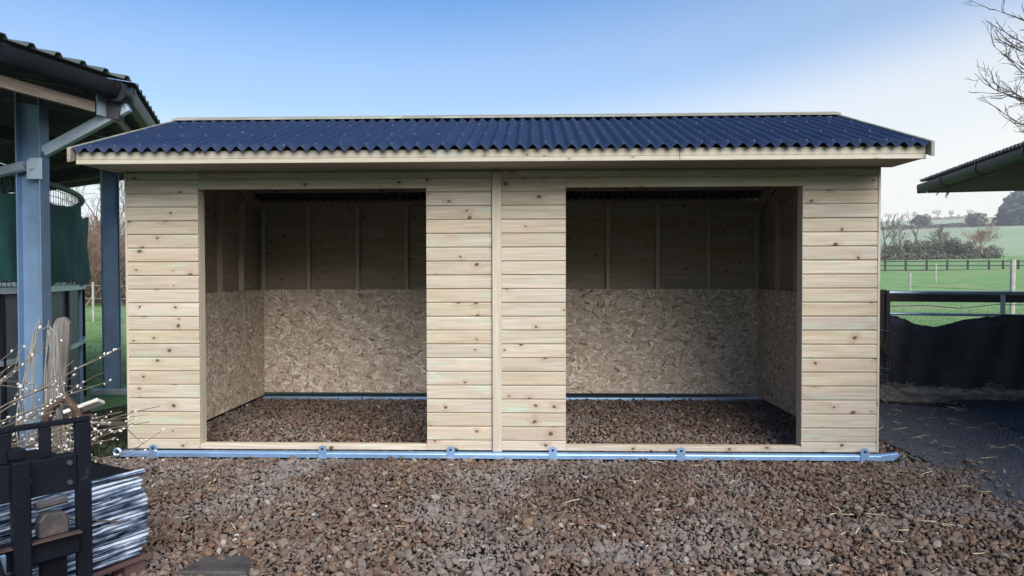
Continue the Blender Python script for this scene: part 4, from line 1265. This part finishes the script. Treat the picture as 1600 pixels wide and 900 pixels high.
# ------------------------------------------------------------------ trees
def grow(seed, base, d, L, r0, levels, nchild, spread, upward, lr=0.72, gnarl=0.12, first=0.35, rr=0.62):
    rg = np.random.default_rng(seed)
    segs = []
    def rec(p, d, L, r0, lev):
        steps = 3 if lev > 1 else 2
        q = np.array(p, float); dd = np.array(d, float)
        rads = np.linspace(r0, r0 * rr, steps + 1)
        nodes = [(q.copy(), rads[0])]
        for s in range(steps):
            dd = dd + rg.normal(0, gnarl, 3) + np.array([0, 0, upward * 0.3])
            dd /= np.linalg.norm(dd)
            q2 = q + dd * L / steps
            segs.append((q.copy(), q2.copy(), rads[s], rads[s + 1], lev))
            q = q2; nodes.append((q.copy(), rads[s + 1], dd.copy()))
        if lev == 0:
            return
        for c in range(nchild[min(lev, len(nchild) - 1)]):
            t = 1.0 if c == 0 else rg.uniform(first, 1.0)
            i = min(steps, max(1, int(math.ceil(t * steps))))
            pt, rad, dl = nodes[i]
            f = t * steps - (i - 1)
            pp = nodes[i - 1][0] + (pt - nodes[i - 1][0]) * f
            sp = spread if c else spread * 0.35
            nd = dl + rg.normal(0, sp, 3) + np.array([0, 0, upward])
            nd /= np.linalg.norm(nd)
            rec(pp, nd, L * lr * rg.uniform(0.75, 1.15), rad * (0.85 if c == 0 else 0.6), lev - 1)
    rec(base, np.array(d, float) / np.linalg.norm(d), L, r0, levels)
    return segs
def seg_mesh(segs, mat, n=3, minr=0.0):
    P0 = np.array([s[0] for s in segs]); P1 = np.array([s[1] for s in segs])
    A = np.maximum(np.array([s[2] for s in segs]), minr); B = np.maximum(np.array([s[3] for s in segs]), minr * 0.8)
    d = P1 - P0; d /= np.maximum(np.linalg.norm(d, axis=1), 1e-9)[:, None]
    ref = np.where(np.abs(d[:, 2:3]) < 0.9, np.array([[0, 0, 1.0]]), np.array([[1.0, 0, 0]]))
    u = np.cross(d, ref); u /= np.linalg.norm(u, axis=1)[:, None]
    w = np.cross(d, u)
    V = np.empty((len(segs), 2 * n, 3))
    for k in range(n):
        a = 2 * PI * k / n
        o = u * math.cos(a) + w * math.sin(a)
        V[:, k] = P0 + o * A[:, None]; V[:, n + k] = P1 + o * B[:, None]
    f = np.array([[k, (k + 1) % n, n + (k + 1) % n, n + k] for k in range(n)])
    F = (f[None] + (np.arange(len(segs)) * 2 * n)[:, None, None]).reshape(-1, 4)
    return V.reshape(-1, 3), F
def mesh_only(name, V, F, mat):
    o = np_mesh(name, V, F, mat); me = o.data
    bpy.data.objects.remove(o)
    return me
def bare_tree_meshes(seed, h, mat, levels=5, spread=0.42, upward=0.12, tr=0.05, minr=0.02, nchild=(2, 3, 3, 3, 3, 3), trunk=0.28, lr=0.74):
    sg = grow(seed, (0, 0, -0.1), (0, 0, 1), h * trunk, h * tr, levels, nchild, spread, upward, lr=lr)
    top = max(s[1][2] for s in sg); k = h / top
    sg = [(a * k, b * k, r0, r1, l) for a, b, r0, r1, l in sg]
    tk = [s for s in sg if s[4] >= levels - 1]; cr = [s for s in sg if s[4] < levels - 1]
    return mesh_only('trunk', *seg_mesh(tk, mat, 6), mat), mesh_only('crown', *seg_mesh(cr, mat, 3, minr), mat)
def leaf_blob(seed, rx, ry, rz, n, size, mat, clumps=14):
    rg = np.random.default_rng(seed)
    cc = rg.normal(size=(clumps, 3)); cc /= np.linalg.norm(cc, axis=1)[:, None]
    cc *= rg.uniform(0.35, 0.85, (clumps, 1)); rad = rg.uniform(0.25, 0.48, clumps)
    w = rg.integers(0, clumps, n)
    dd = rg.normal(size=(n, 3)); dd /= np.linalg.norm(dd, axis=1)[:, None]
    p = cc[w] + dd * (rad[w] * rg.uniform(0.55, 1.0, n) ** 0.5)[:, None]
    p = p * np.array([rx, ry, rz])
    u = rg.normal(size=(n, 3)); u /= np.linalg.norm(u, axis=1)[:, None]
    v = np.cross(u, rg.normal(size=(n, 3))); v /= np.linalg.norm(v, axis=1)[:, None]
    s = size * rg.uniform(0.6, 1.4, n)[:, None]
    V = np.stack([p - u * s, p + v * s * 0.6, p + u * s, p - v * s * 0.6], 1).reshape(-1, 3)
    F = np.arange(4 * n).reshape(-1, 4)
    return mesh_only('crown', V, F, mat)
def plant(name, label, cat, group, p, meshes, rz=0.0, sc=1.0):
    e = empty(name, p, label, cat, group, rz)
    e.scale = (sc, sc, sc)
    for nm, me, z in meshes:
        link(nm, me, e, (0, 0, z))
    return e
def place(px_, d):
    return on_ground(at_polar(px_, d))

# --- belt of trees across the paddock (about 150 m off)
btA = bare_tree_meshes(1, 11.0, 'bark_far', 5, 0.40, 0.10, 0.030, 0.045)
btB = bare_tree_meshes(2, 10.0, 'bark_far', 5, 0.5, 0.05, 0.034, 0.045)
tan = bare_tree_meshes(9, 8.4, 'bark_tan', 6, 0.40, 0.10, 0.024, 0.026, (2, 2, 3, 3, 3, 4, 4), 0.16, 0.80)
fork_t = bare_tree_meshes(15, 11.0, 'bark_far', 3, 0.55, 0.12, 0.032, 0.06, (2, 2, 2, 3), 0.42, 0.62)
def bush(seed, rx, rz, n, size, mat, zc):
    sg = grow(seed, (0, 0, -0.2), (0, 0, 1), zc * 0.72, 0.2, 4, (2, 3, 3, 3, 3), 0.5, 0.12, lr=0.7)
    return [('trunk', mesh_only('trunk', *seg_mesh(sg, 'bark_far', 3, 0.028), 'bark_far'), 0), ('crown', leaf_blob(seed, rx, rx * 0.9, rz, n, size, mat, 22), zc)]
bushA = bush(41, 3.1, 2.4, 1700, 0.18, 'ivy', 2.7)
bushB = bush(42, 2.3, 2.7, 1500, 0.17, 'olive', 2.6)
bushC = bush(43, 3.4, 1.9, 1500, 0.17, 'olive', 2.0)
TA = [('trunk', btA[0], 0), ('crown', btA[1], 0)]
TB = [('trunk', btB[0], 0), ('crown', btB[1], 0)]
TT = [('trunk', tan[0], 0), ('crown', tan[1], 0)]
TF = [('trunk', fork_t[0], 0), ('crown', fork_t[1], 0)]
G1 = 'trees in the belt beyond the paddock fence'
plant('bare_tree', 'tall hazy bare tree just clear of the shelter wall', 'tree', G1, place(1388, 150), TA, 0.4, 0.95)
plant('bare_tree', 'dark forked bare tree rising above the ivy clad trees', 'tree', G1, place(1429, 148), TF, 1.2, 0.92)
plant('bare_tree', 'fine pale brown bare tree with a wide rounded crown, right of the belt', 'tree', G1, place(1536, 140), TT, 0.2, 0.92)
plant('bare_tree', 'thin bare tree over the tallest olive trees in the middle of the belt', 'tree', G1, place(1484, 151), TB, 0.9, 0.70)
plant('bare_tree', 'thin bare tree over the broad ivy clad tree of the belt', 'tree', G1, place(1463, 153), TA, 2.9, 0.66)
plant('bare_tree', 'low bare tree between the small ivy clad tree and the pale brown tree', 'tree', G1, place(1516, 152), TB, 4.1, 0.58)
plant('bare_tree', 'small bare tree between the shelter wall and the forked tree', 'tree', G1, place(1404, 158), TB, 2.0, 0.72)
for px_, d, ms, sc, lb in ((1383, 144, bushC, 0.9, 'low dark bush at the foot of the tall bare tree by the shelter'),
                           (1401, 142, bushB, 0.8, 'small olive bush left of the forked tree'),
                           (1425, 142, bushA, 0.98, 'round ivy clad tree at the foot of the forked tree'),
                           (1442, 150, bushB, 0.85, 'olive tree right behind the forked tree'),
                           (1459, 144, bushA, 1.0, 'broad ivy clad tree in the middle of the belt'),
                           (1476, 147, bushB, 0.92, 'olive tree right of the broad ivy clad tree'),
                           (1490, 144, bushB, 1.02, 'tallest olive tree in the middle of the belt'),
                           (1501, 146, bushA, 0.75, 'small ivy clad tree left of the pale brown tree'),
                           (1513, 143, bushC, 0.95, 'spreading olive bush left of the pale brown tree'),
                           (1530, 146, bushC, 0.72, 'low olive bush under the pale brown tree'),
                           (1548, 147, bushC, 0.75, 'low bush at the right end of the belt')):
    plant('scrub_tree', lb, 'tree', G1, place(px_, d), ms, px_ * 0.7, sc * 0.9)
# low hedge at the far side of the paddock
def hedge_strip(name, px0, px1, d0, d1, h, n, size, mat, label, seed):
    rg = np.random.default_rng(seed)
    t = rg.uniform(0, 1, n)
    a = at_polar(px0, d0); b = at_polar(px1, d1)
    V = []
    hh = h * (0.7 + 0.3 * np.sin(t * 41 + 2 * np.sin(t * 17)) * rg.uniform(0.4, 1, n))
    x = a.x + (b.x - a.x) * t + rg.normal(0, 0.5, n); y = a.y + (b.y - a.y) * t + rg.normal(0, 0.5, n)
    rr_ = np.hypot(x - 3.34, y + 5.6)
    z = np.interp(rr_, HR, HZ) + rg.uniform(0, 1, n) * hh
    p = np.stack([x, y, z], 1)
    u = rg.normal(size=(n, 3)); u /= np.linalg.norm(u, axis=1)[:, None]
    v = np.cross(u, rg.normal(size=(n, 3))); v /= np.linalg.norm(v, axis=1)[:, None]
    V = np.stack([p - u * size, p + v * size * 0.6, p + u * size, p - v * size * 0.6], 1).reshape(-1, 3)
    return tag(np_mesh(name, V, np.arange(4 * n).reshape(-1, 4), mat), label, 'hedge', kind='stuff')
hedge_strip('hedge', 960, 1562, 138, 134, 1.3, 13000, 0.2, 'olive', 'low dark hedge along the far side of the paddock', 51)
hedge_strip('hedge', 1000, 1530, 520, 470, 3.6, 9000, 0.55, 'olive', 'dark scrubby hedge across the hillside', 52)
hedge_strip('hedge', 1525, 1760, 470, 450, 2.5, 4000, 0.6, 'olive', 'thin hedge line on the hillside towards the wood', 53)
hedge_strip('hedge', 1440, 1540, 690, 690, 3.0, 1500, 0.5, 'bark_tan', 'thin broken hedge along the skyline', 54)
bushD = [('trunk', bushB[0][1], 0), ('crown', leaf_blob(61, 6.5, 6.5, 5.0, 1800, 0.7, 'olive', 20), 4.5)]
plant('round_bush', 'round dark bush standing on the hillside hedge', 'bush', None, place(1523, 460), bushD, 0, 1.0)
plant('round_bush', 'dark bush at the left end of the hillside hedge', 'bush', None, place(1437, 490), bushD, 1.0, 1.05)
# skyline trees
def sky_tree(seed, rx, rz):
    sg_ = grow(seed, (0, 0, -0.5), (0, 0, 1), 3.6, 0.40, 3, (2, 3, 3, 3), 0.5, 0.12)
    return [('trunk', mesh_only('trunk', *seg_mesh(sg_, 'bark_tan', 4, 0.09), 'bark_tan'), 0), ('crown', leaf_blob(seed, rx, rx, rz, 420, 0.30, 'bark_tan', 16), 7.2)]
SA = sky_tree(21, 4.4, 3.6); SB = sky_tree(24, 3.2, 3.8)
G2 = 'small bare trees along the skyline'
for px_, ms, sc, lb in ((1387, SA, 0.92, 'small skyline tree nearest the shelter wall'), (1405, SB, 0.40, 'lowest skyline tree right of the one by the shelter'),
                        (1427, SB, 0.92, 'second tall skyline tree, above the forked tree'), (1462, SA, 1.0, 'tallest skyline tree, with a rounded head'),
                        (1485, SB, 0.85, 'slim skyline tree right of the tallest one'), (1515, SA, 0.82, 'last full sized tree at the right of the skyline row'),
                        (1496, SB, 0.42, 'short skyline tree left of the last full sized one'), (1524, SB, 0.55, 'short skyline tree beside the last full sized one'), (1531, SA, 0.5, 'short tree ending the skyline row')):
    p = place(px_, 690)
    plant('skyline_tree', lb, 'tree', G2, p, ms, px_, sc)
# evergreen wood on the right hill shoulder
ev = [leaf_blob(70 + i, 1, 1, 1, 2600, 0.10, 'evergreen', 18) for i in range(3)]
for i, (px_, d, rx, rz, lb) in enumerate(((1580, 455, 11, 7.5, 'lowest evergreen at the left end of the hilltop wood'), (1592, 470, 12, 12, 'middle dark evergreen of the hilltop wood'),
                                          (1608, 480, 14, 14, 'largest evergreen of the hilltop wood at the picture edge'), (1597, 440, 9, 6, 'low evergreen in front of the hilltop wood'))):
    p = place(px_, d)
    e = empty('evergreen_tree', p, lb, 'tree', 'evergreens of the hilltop wood')
    o = link('crown', ev[i % 3], e, (0, 0, rz * 0.85)); o.scale = (rx, rx, rz); o.rotation_euler = (0, 0, i)
    m = MB(); m.tube([(0, 0, -1), (0, 0, rz)], [0.6, 0.3], 6); m.obj('trunk', 'bark_far', e)
p = place(1592, 485)
e = empty('conifer', p, 'flat topped conifer standing above the hilltop wood', 'tree')
m = MB(); m.tube([(0, 0, -1), (0.3, 0, 14), (0, 0, 27)], [0.7, 0.5, 0.25], 6); m.obj('trunk', 'bark_far', e)
for z, rx in ((20.5, 4.0), (23.5, 3.8), (26.5, 3.0)):
    o = link('crown', leaf_blob(int(z * 10), rx, rx, 1.1, 500, 0.5, 'evergreen', 9), e, (0.8 * math.sin(z * 3), 0, z))

# --- paddock fence
FG = 'posts and rails round the paddock'
fc = empty('paddock_fence', place(1045, 62), 'dark post and rail fence across the far paddock', 'fence')
f0 = at_polar(1045, 62); f1 = at_polar(1640, 62)
zf = H(62.5) + 0.0
org = Vector(fc.location)
dirf = (at_polar(1640, 62) - at_polar(1045, 62)); Lf = dirf.length; dirf.normalize()
fan = math.atan2(dirf.y, dirf.x)
fc.rotation_euler = (0, 0, fan)
pxs = (1055, 1088, 1121, 1153, 1186, 1218, 1251, 1284, 1317, 1350, 1383, 1415, 1448, 1480, 1512, 1545, 1567, 1591, 1623)
xs = [(at_polar(p_, 62) - f0).dot(dirf) for p_ in pxs]
mp_ = MB(); mp_.box((-0.07, -0.06, -0.3), (0.07, 0.06, 1.28)); pm = mp_.mesh('post', 'fence_wood')
for x in xs:
    o = link('post', pm, fc, (x, 0, 0))
for i in range(len(xs) - 1):
    for z in (0.33, 0.72, 1.10):
        m = MB(); m.box((xs[i], -0.085, z), (xs[i + 1] - 0.01, -0.055, z + 0.10)); m.obj('rail', 'fence_wood', fc)
# nearer wire fence: stakes and strand
for i, (px_, d, h, lb) in enumerate(((1422, 30, 1.0, 'thin fence stake left of the two in the paddock'), (1462, 40, 1.15, 'thin pinkish fence stake right of the two in the paddock'))):
    m = MB(); m.tube([(0, 0, -0.2), (0, 0, h)], 0.045, 6)
    tag(m.obj('fence_stake', 'grey_post', None, place(px_, d)), lb, 'fence stake', 'thin stakes in the paddock')
p = place(1582, 20); 
m = MB(); m.tube([(0, 0, -0.3), (0, 0, 0.8), (0.01, 0, 1.66)], 0.068, 8)
tag(m.obj('strainer_post', 'grey_post', None, p, smooth=True), 'thick grey strainer post in the paddock beyond the gate', 'post')
a = place(1330, 30); b = place(1660, 20); a2 = place(1330, 14); b2 = place(1660, 15)
m = MB()
m.tube([a + Vector((0, 0, 0.40)), place(1422, 30) + Vector((0, 0, 0.40)), p + Vector((0, 0, 0.75)), b + Vector((0, 0, 0.72))], 0.007, 4)
tag(m.obj('fence_wire', 'rope'), 'thin wire strand running through the paddock stakes to the strainer post', 'wire')
m = MB()
m.tube([place(1360, 10.2) + Vector((0, 0, 1.10)), place(1450, 10.1) + Vector((0, 0, 1.12)), place(1500, 10) + Vector((0, 0, 1.08)), place(1560, 10) + Vector((0, 0, 1.14)), place(1660, 9.9) + Vector((0, 0, 1.12))], 0.006, 4)
tag(m.obj('fence_wire', 'rope'), 'slack wire strand running just behind the top of the gate', 'wire')

# --- left background: hedge, tree, wire fence
hm = []
for i in range(3):
    sg = []
    rg = np.random.default_rng(80 + i)
    for s in range(9):
        dx = rg.normal(0, 0.35, 3); dx[2] = 1
        sg += grow(800 + i * 20 + s, (rg.normal(0, 0.7), rg.normal(0, 0.5), -0.1), dx, 1.15, 0.035, 4, (2, 3, 3, 3), 0.5, 0.10, lr=0.75, gnarl=0.18)
    top = max(s[1][2] for s in sg); k_ = 3.4 / top
    sg = [(a_ * k_, b_ * k_, r0, r1, l) for a_, b_, r0, r1, l in sg]
    hm.append((mesh_only('stems', *seg_mesh([s for s in sg if s[4] >= 3], 'hedge', 4, 0.02), 'hedge'), mesh_only('twigs', *seg_mesh([s for s in sg if s[4] < 3], 'hedge', 3, 0.0085), 'hedge')))
for i, (px_, d, sc) in enumerate(((60, 25, 1.0), (95, 26, 1.1), (128, 24.5, 0.95), (150, 26, 1.05), (172, 25, 1.0), (192, 26.5, 1.08), (210, 24.5, 0.95), (160, 29, 1.25), (120, 29, 1.2), (190, 29, 1.25))):
    lb = ('leafless brown hedge shrub at the left end of the row', 'leafless brown hedge shrub behind the green netting', 'leafless brown shrub showing right beside the green netting', 'leafless brown shrub filling the gap between netting and rear column',
          'leafless brown shrub behind the rear steel column', 'leafless brown shrub between rear column and shelter wall', 'leafless brown shrub hidden mostly by the shelter wall', 'taller brown shrub in the back row behind the gap', 'taller brown shrub in the back row behind the netting', 'taller brown shrub in the back row behind the rear column')[i]
    plant('bare_shrub', lb, 'shrub', 'bare hedge shrubs beyond the walker', place(px_, d), [('stems', hm[i % 3][0], 0), ('twigs', hm[i % 3][1], 0)], i * 1.3, sc)
lt = bare_tree_meshes(33, 6.6, 'hedge', 6, 0.5, 0.06, 0.018, 0.008, (2, 2, 3, 3, 3, 3), 0.2, 0.78)
plant('bare_tree', 'fine twigged bare tree over the hedge left of the shelter', 'tree', None, place(160, 30), [('trunk', lt[0], 0), ('crown', lt[1], 0)], 0.5, 1.0)
plant('bare_tree', 'bare tree behind the rear steel column, beside the shelter', 'tree', None, place(196, 28), [('trunk', lt[0], 0), ('crown', lt[1], 0)], 2.5, 0.9)
wf = empty('wire_fence', place(60, 19), 'light wire fence along the grass left of the shelter', 'fence')
fpts = [place(q, 19) - Vector(wf.location) for q in (60, 100, 145, 186, 230)]
for q in fpts:
    m = MB(); m.tube([q + Vector((0, 0, -0.2)), q + Vector((0, 0, 1.15))], 0.03, 6); m.obj('stake', 'grey_post', wf)
for z in (0.35, 0.7, 1.05):
    m = MB(); m.tube([q + Vector((0, 0, z)) for q in fpts], 0.008, 4); m.obj('wire', 'rope', wf)

# --- bare tree reaching in at the top right
tips = [(11.61, 7.73, 5.27), (11.99, 7.77, 6.48), (11.96, 7.76, 6.15), (11.94, 7.75, 5.93), (11.98, 7.75, 5.78), (12.13, 7.75, 5.61), (11.94, 7.74, 5.12), (12.07, 7.74, 4.95), (12.05, 7.73, 4.59), (12.33, 7.73, 4.35), (12.2, 7.5, 5.4), (12.3, 8.0, 5.0), (12.2, 7.9, 6.0), (12.35, 7.6, 6.3)]
sg = []
rg = np.random.default_rng(77)
trunk_p = np.array([15.6, 8.2, 0.0])
tk = [(trunk_p + np.array([0, 0, -0.2]), trunk_p + np.array([0.1, 0, 3.2]), 0.24, 0.19, 5), (trunk_p + np.array([0.1, 0, 3.2]), trunk_p + np.array([-0.1, 0.1, 6.0]), 0.19, 0.13, 5), (trunk_p + np.array([-0.1, 0.1, 6.0]), trunk_p + np.array([0.2, 0, 9.0]), 0.13, 0.05, 5)]
for i, tp in enumerate(tips):
    tp = np.array(tp)
    st = trunk_p + np.array([0, 0.0, 2.6 + (tp[2] - 4.2) * 0.9 + rg.uniform(-0.2, 0.2)])
    m1 = st + (tp - st) * 0.4 + np.array([0, rg.normal(0, 0.25), 0.1]); m2 = st + (tp - st) * 0.75 + np.array([0, rg.normal(0, 0.15), -0.05 + rg.normal(0, 0.08)])
    pts = [st, m1, m2, tp]
    # smooth
    P = []
    for t in np.linspace(0, 1, 13):
        a_ = (1 - t) ** 3 * pts[0] + 3 * (1 - t) ** 2 * t * (pts[1]) + 3 * (1 - t) * t * t * pts[2] + t ** 3 * pts[3]
        P.append(a_ + rg.normal(0, 0.015, 3))
    rad = np.linspace(0.032, 0.005, 13)
    for q in range(12):
        sg.append((P[q], P[q + 1], rad[q], rad[q + 1], 2))
    for q in range(3, 12):
        for _ in range(1 if q % 3 else 2):
            d = (P[q + 1] - P[q]); d /= np.linalg.norm(d)
            d = d + rg.normal(0, 0.55, 3); d[2] += 0.15
            sg += grow(int(rg.integers(1e6)), P[q] + (P[q + 1] - P[q]) * rg.uniform(0, 1), d, rg.uniform(0.12, 0.32), 0.010, 2, (2, 2, 2), 0.5, 0.1, lr=0.75, gnarl=0.18)
for i in range(9):
    a_ = rg.uniform(-1.3, 1.3)
    sg += grow(900 + i, trunk_p + np.array([0, 0, rg.uniform(3, 8)]), (math.cos(a_), math.sin(a_), 0.6), 1.5, 0.06, 3, (2, 3, 3, 3), 0.45, 0.12)
e = empty('bare_tree', tuple(trunk_p), 'bare tree reaching in with fine twigs at the top right', 'tree')
inv = -trunk_p
tk = [(a_ + inv, b_ + inv, r0, r1, l) for a_, b_, r0, r1, l in tk]; sg = [(a_ + inv, b_ + inv, r0, r1, l) for a_, b_, r0, r1, l in sg]
link('trunk', mesh_only('trunk', *seg_mesh(tk, 'bark', 8), 'bark'), e)
link('crown', mesh_only('crown', *seg_mesh(sg, 'bark', 4, 0.0042), 'bark'), e)

# ------------------------------------------------------------------ pussy willow in the left foreground
wp = np.array([-0.15, -2.35, 0.0])
e = empty('pussy_willow', tuple(wp), 'cut pussy willow branches with white catkins behind the fork carriage', 'willow branches')
rg = np.random.default_rng(5)
cat = MB(); br = []
def catkin(p, d):
    d = Vector(d).normalized(); p = Vector(p)
    L = rg.uniform(0.010, 0.021); w = L * 0.38
    cat.tube([p, p + d * L * 0.3, p + d * L * 0.75, p + d * L], [w * 0.5, w, w * 0.85, w * 0.25], 5)
targets = [(0.35, -0.9, 0.42), (0.62, -1.35, 0.40), (0.55, -1.2, 0.30), (0.80, -1.5, 0.16), (0.75, -1.25, 0.08), (0.30, -1.3, 0.62), (0.05, -1.0, 1.02), (-0.1, -1.3, 0.95), (0.1, -1.5, 0.80), (-0.35, -1.1, 0.9),
           (0.0, -0.8, 0.60), (-0.5, -1.0, 0.7), (0.25, -1.1, 0.72), (0.15, -0.85, 0.45), (0.45, -1.6, 0.28), (-0.2, -1.6, 0.55), (0.35, -1.4, 0.5), (-0.6, -1.5, 0.45), (0.05, -1.7, 0.65), (0.95, -1.75, 0.20), (0.55, -0.95, 0.22), (-0.45, -1.4, 0.62), (0.7, -1.6, 0.33), (0.6, -1.0, 0.36), (0.2, -1.2, 0.55), (0.1, -1.3, 0.38), (0.45, -1.1, 0.48), (0.85, -1.35, 0.05), (0.3, -1.7, 0.42), (0.0, -1.5, 0.32), (1.08, -1.48, 0.69), (1.10, -1.68, 0.51), (1.29, -1.78, 0.30), (0.75, -1.38, 1.05), (1.00, -1.58, 0.62), (0.99, -1.38, 0.61), (0.35, -1.49, 1.12), (0.42, -1.69, 1.03), (1.08, -1.79, 0.26), (0.90, -1.69, 0.55), (0.70, -1.49, 0.85), (0.58, -1.49, 0.94), (0.95, -1.58, 0.71), (0.71, -1.79, 0.75), (1.19, -1.78, 0.46)]
for i, tg in enumerate(targets):
    st = np.array([rg.uniform(-1.0, -0.35), rg.uniform(-2.2, -1.5), rg.uniform(0.05, 0.3)])
    tg = np.array(tg) + rg.normal(0, 0.03, 3)
    c1 = st + (tg - st) * 0.45 + np.array([0, 0, rg.uniform(-0.06, 0.12)])
    if i >= len(targets) - 15:
        st = np.array([0.0, -2.75, 0.28]) + rg.uniform(-0.15, 0.15, 3)
    n = 14; P = []
    for t in np.linspace(0, 1, n):
        P.append((1 - t) ** 2 * st + 2 * (1 - t) * t * c1 + t * t * tg + rg.normal(0, 0.006, 3))
    rad = np.linspace(0.0085, 0.0025, n)
    for q in range(n - 1):
        br.append((P[q], P[q + 1], rad[q], rad[q + 1], 1))
    for q in range(3, n - 1):
        d = P[q + 1] - P[q]; d /= np.linalg.norm(d)
        if rg.random() < 0.9:
            d2 = d + rg.normal(0, 0.6, 3); d2[2] += 0.2; d2 /= np.linalg.norm(d2)
            L = rg.uniform(0.10, 0.30)
            p = P[q]; 
            for s in range(5):
                d2 = d2 + rg.normal(0, 0.12, 3); d2 /= np.linalg.norm(d2)
                p2 = p + d2 * L / 5
                br.append((p, p2, 0.0032 - 0.0004 * s, 0.0028 - 0.0004 * s, 0))
                if s > 0:
                    for _ in range(1 if rg.random() < 0.62 else 0):
                        catkin(p2 + rg.normal(0, 0.003, 3), d2 * 0.6 + rg.normal(0, 0.5, 3))
                p = p2
        if q > 8 and rg.random() < 0.6:
            catkin(P[q], d + rg.normal(0, 0.5, 3))
br = [(a_ - wp, b_ - wp, r0, r1, l) for a_, b_, r0, r1, l in br]
cat.v = [(x - wp[0], y - wp[1], z - wp[2]) for x, y, z in cat.v]
link('branches', mesh_only('branches', *seg_mesh(br, 'twig', 5), 'twig'), e)
tag(cat.obj('catkins', 'catkin', e, smooth=True, fix=False), kind='stuff')

# ------------------------------------------------------------------ air
t = NT('air')
t.t.nodes.remove(t.b)
pv = t.n("VolumePrincipled")
pv.inputs['Color'].default_value = (0.93, 0.95, 1.0, 1)
pv.inputs['Density'].default_value = 0.00045
t.l(pv.outputs[0], t.t.nodes["Material Output"].inputs['Volume'])
M['air'] = t.m
m = MB(); m.box((-1020, -1030, -6), (1030, 1020, 105))
tag(m.obj('haze', 'air'), kind='stuff')
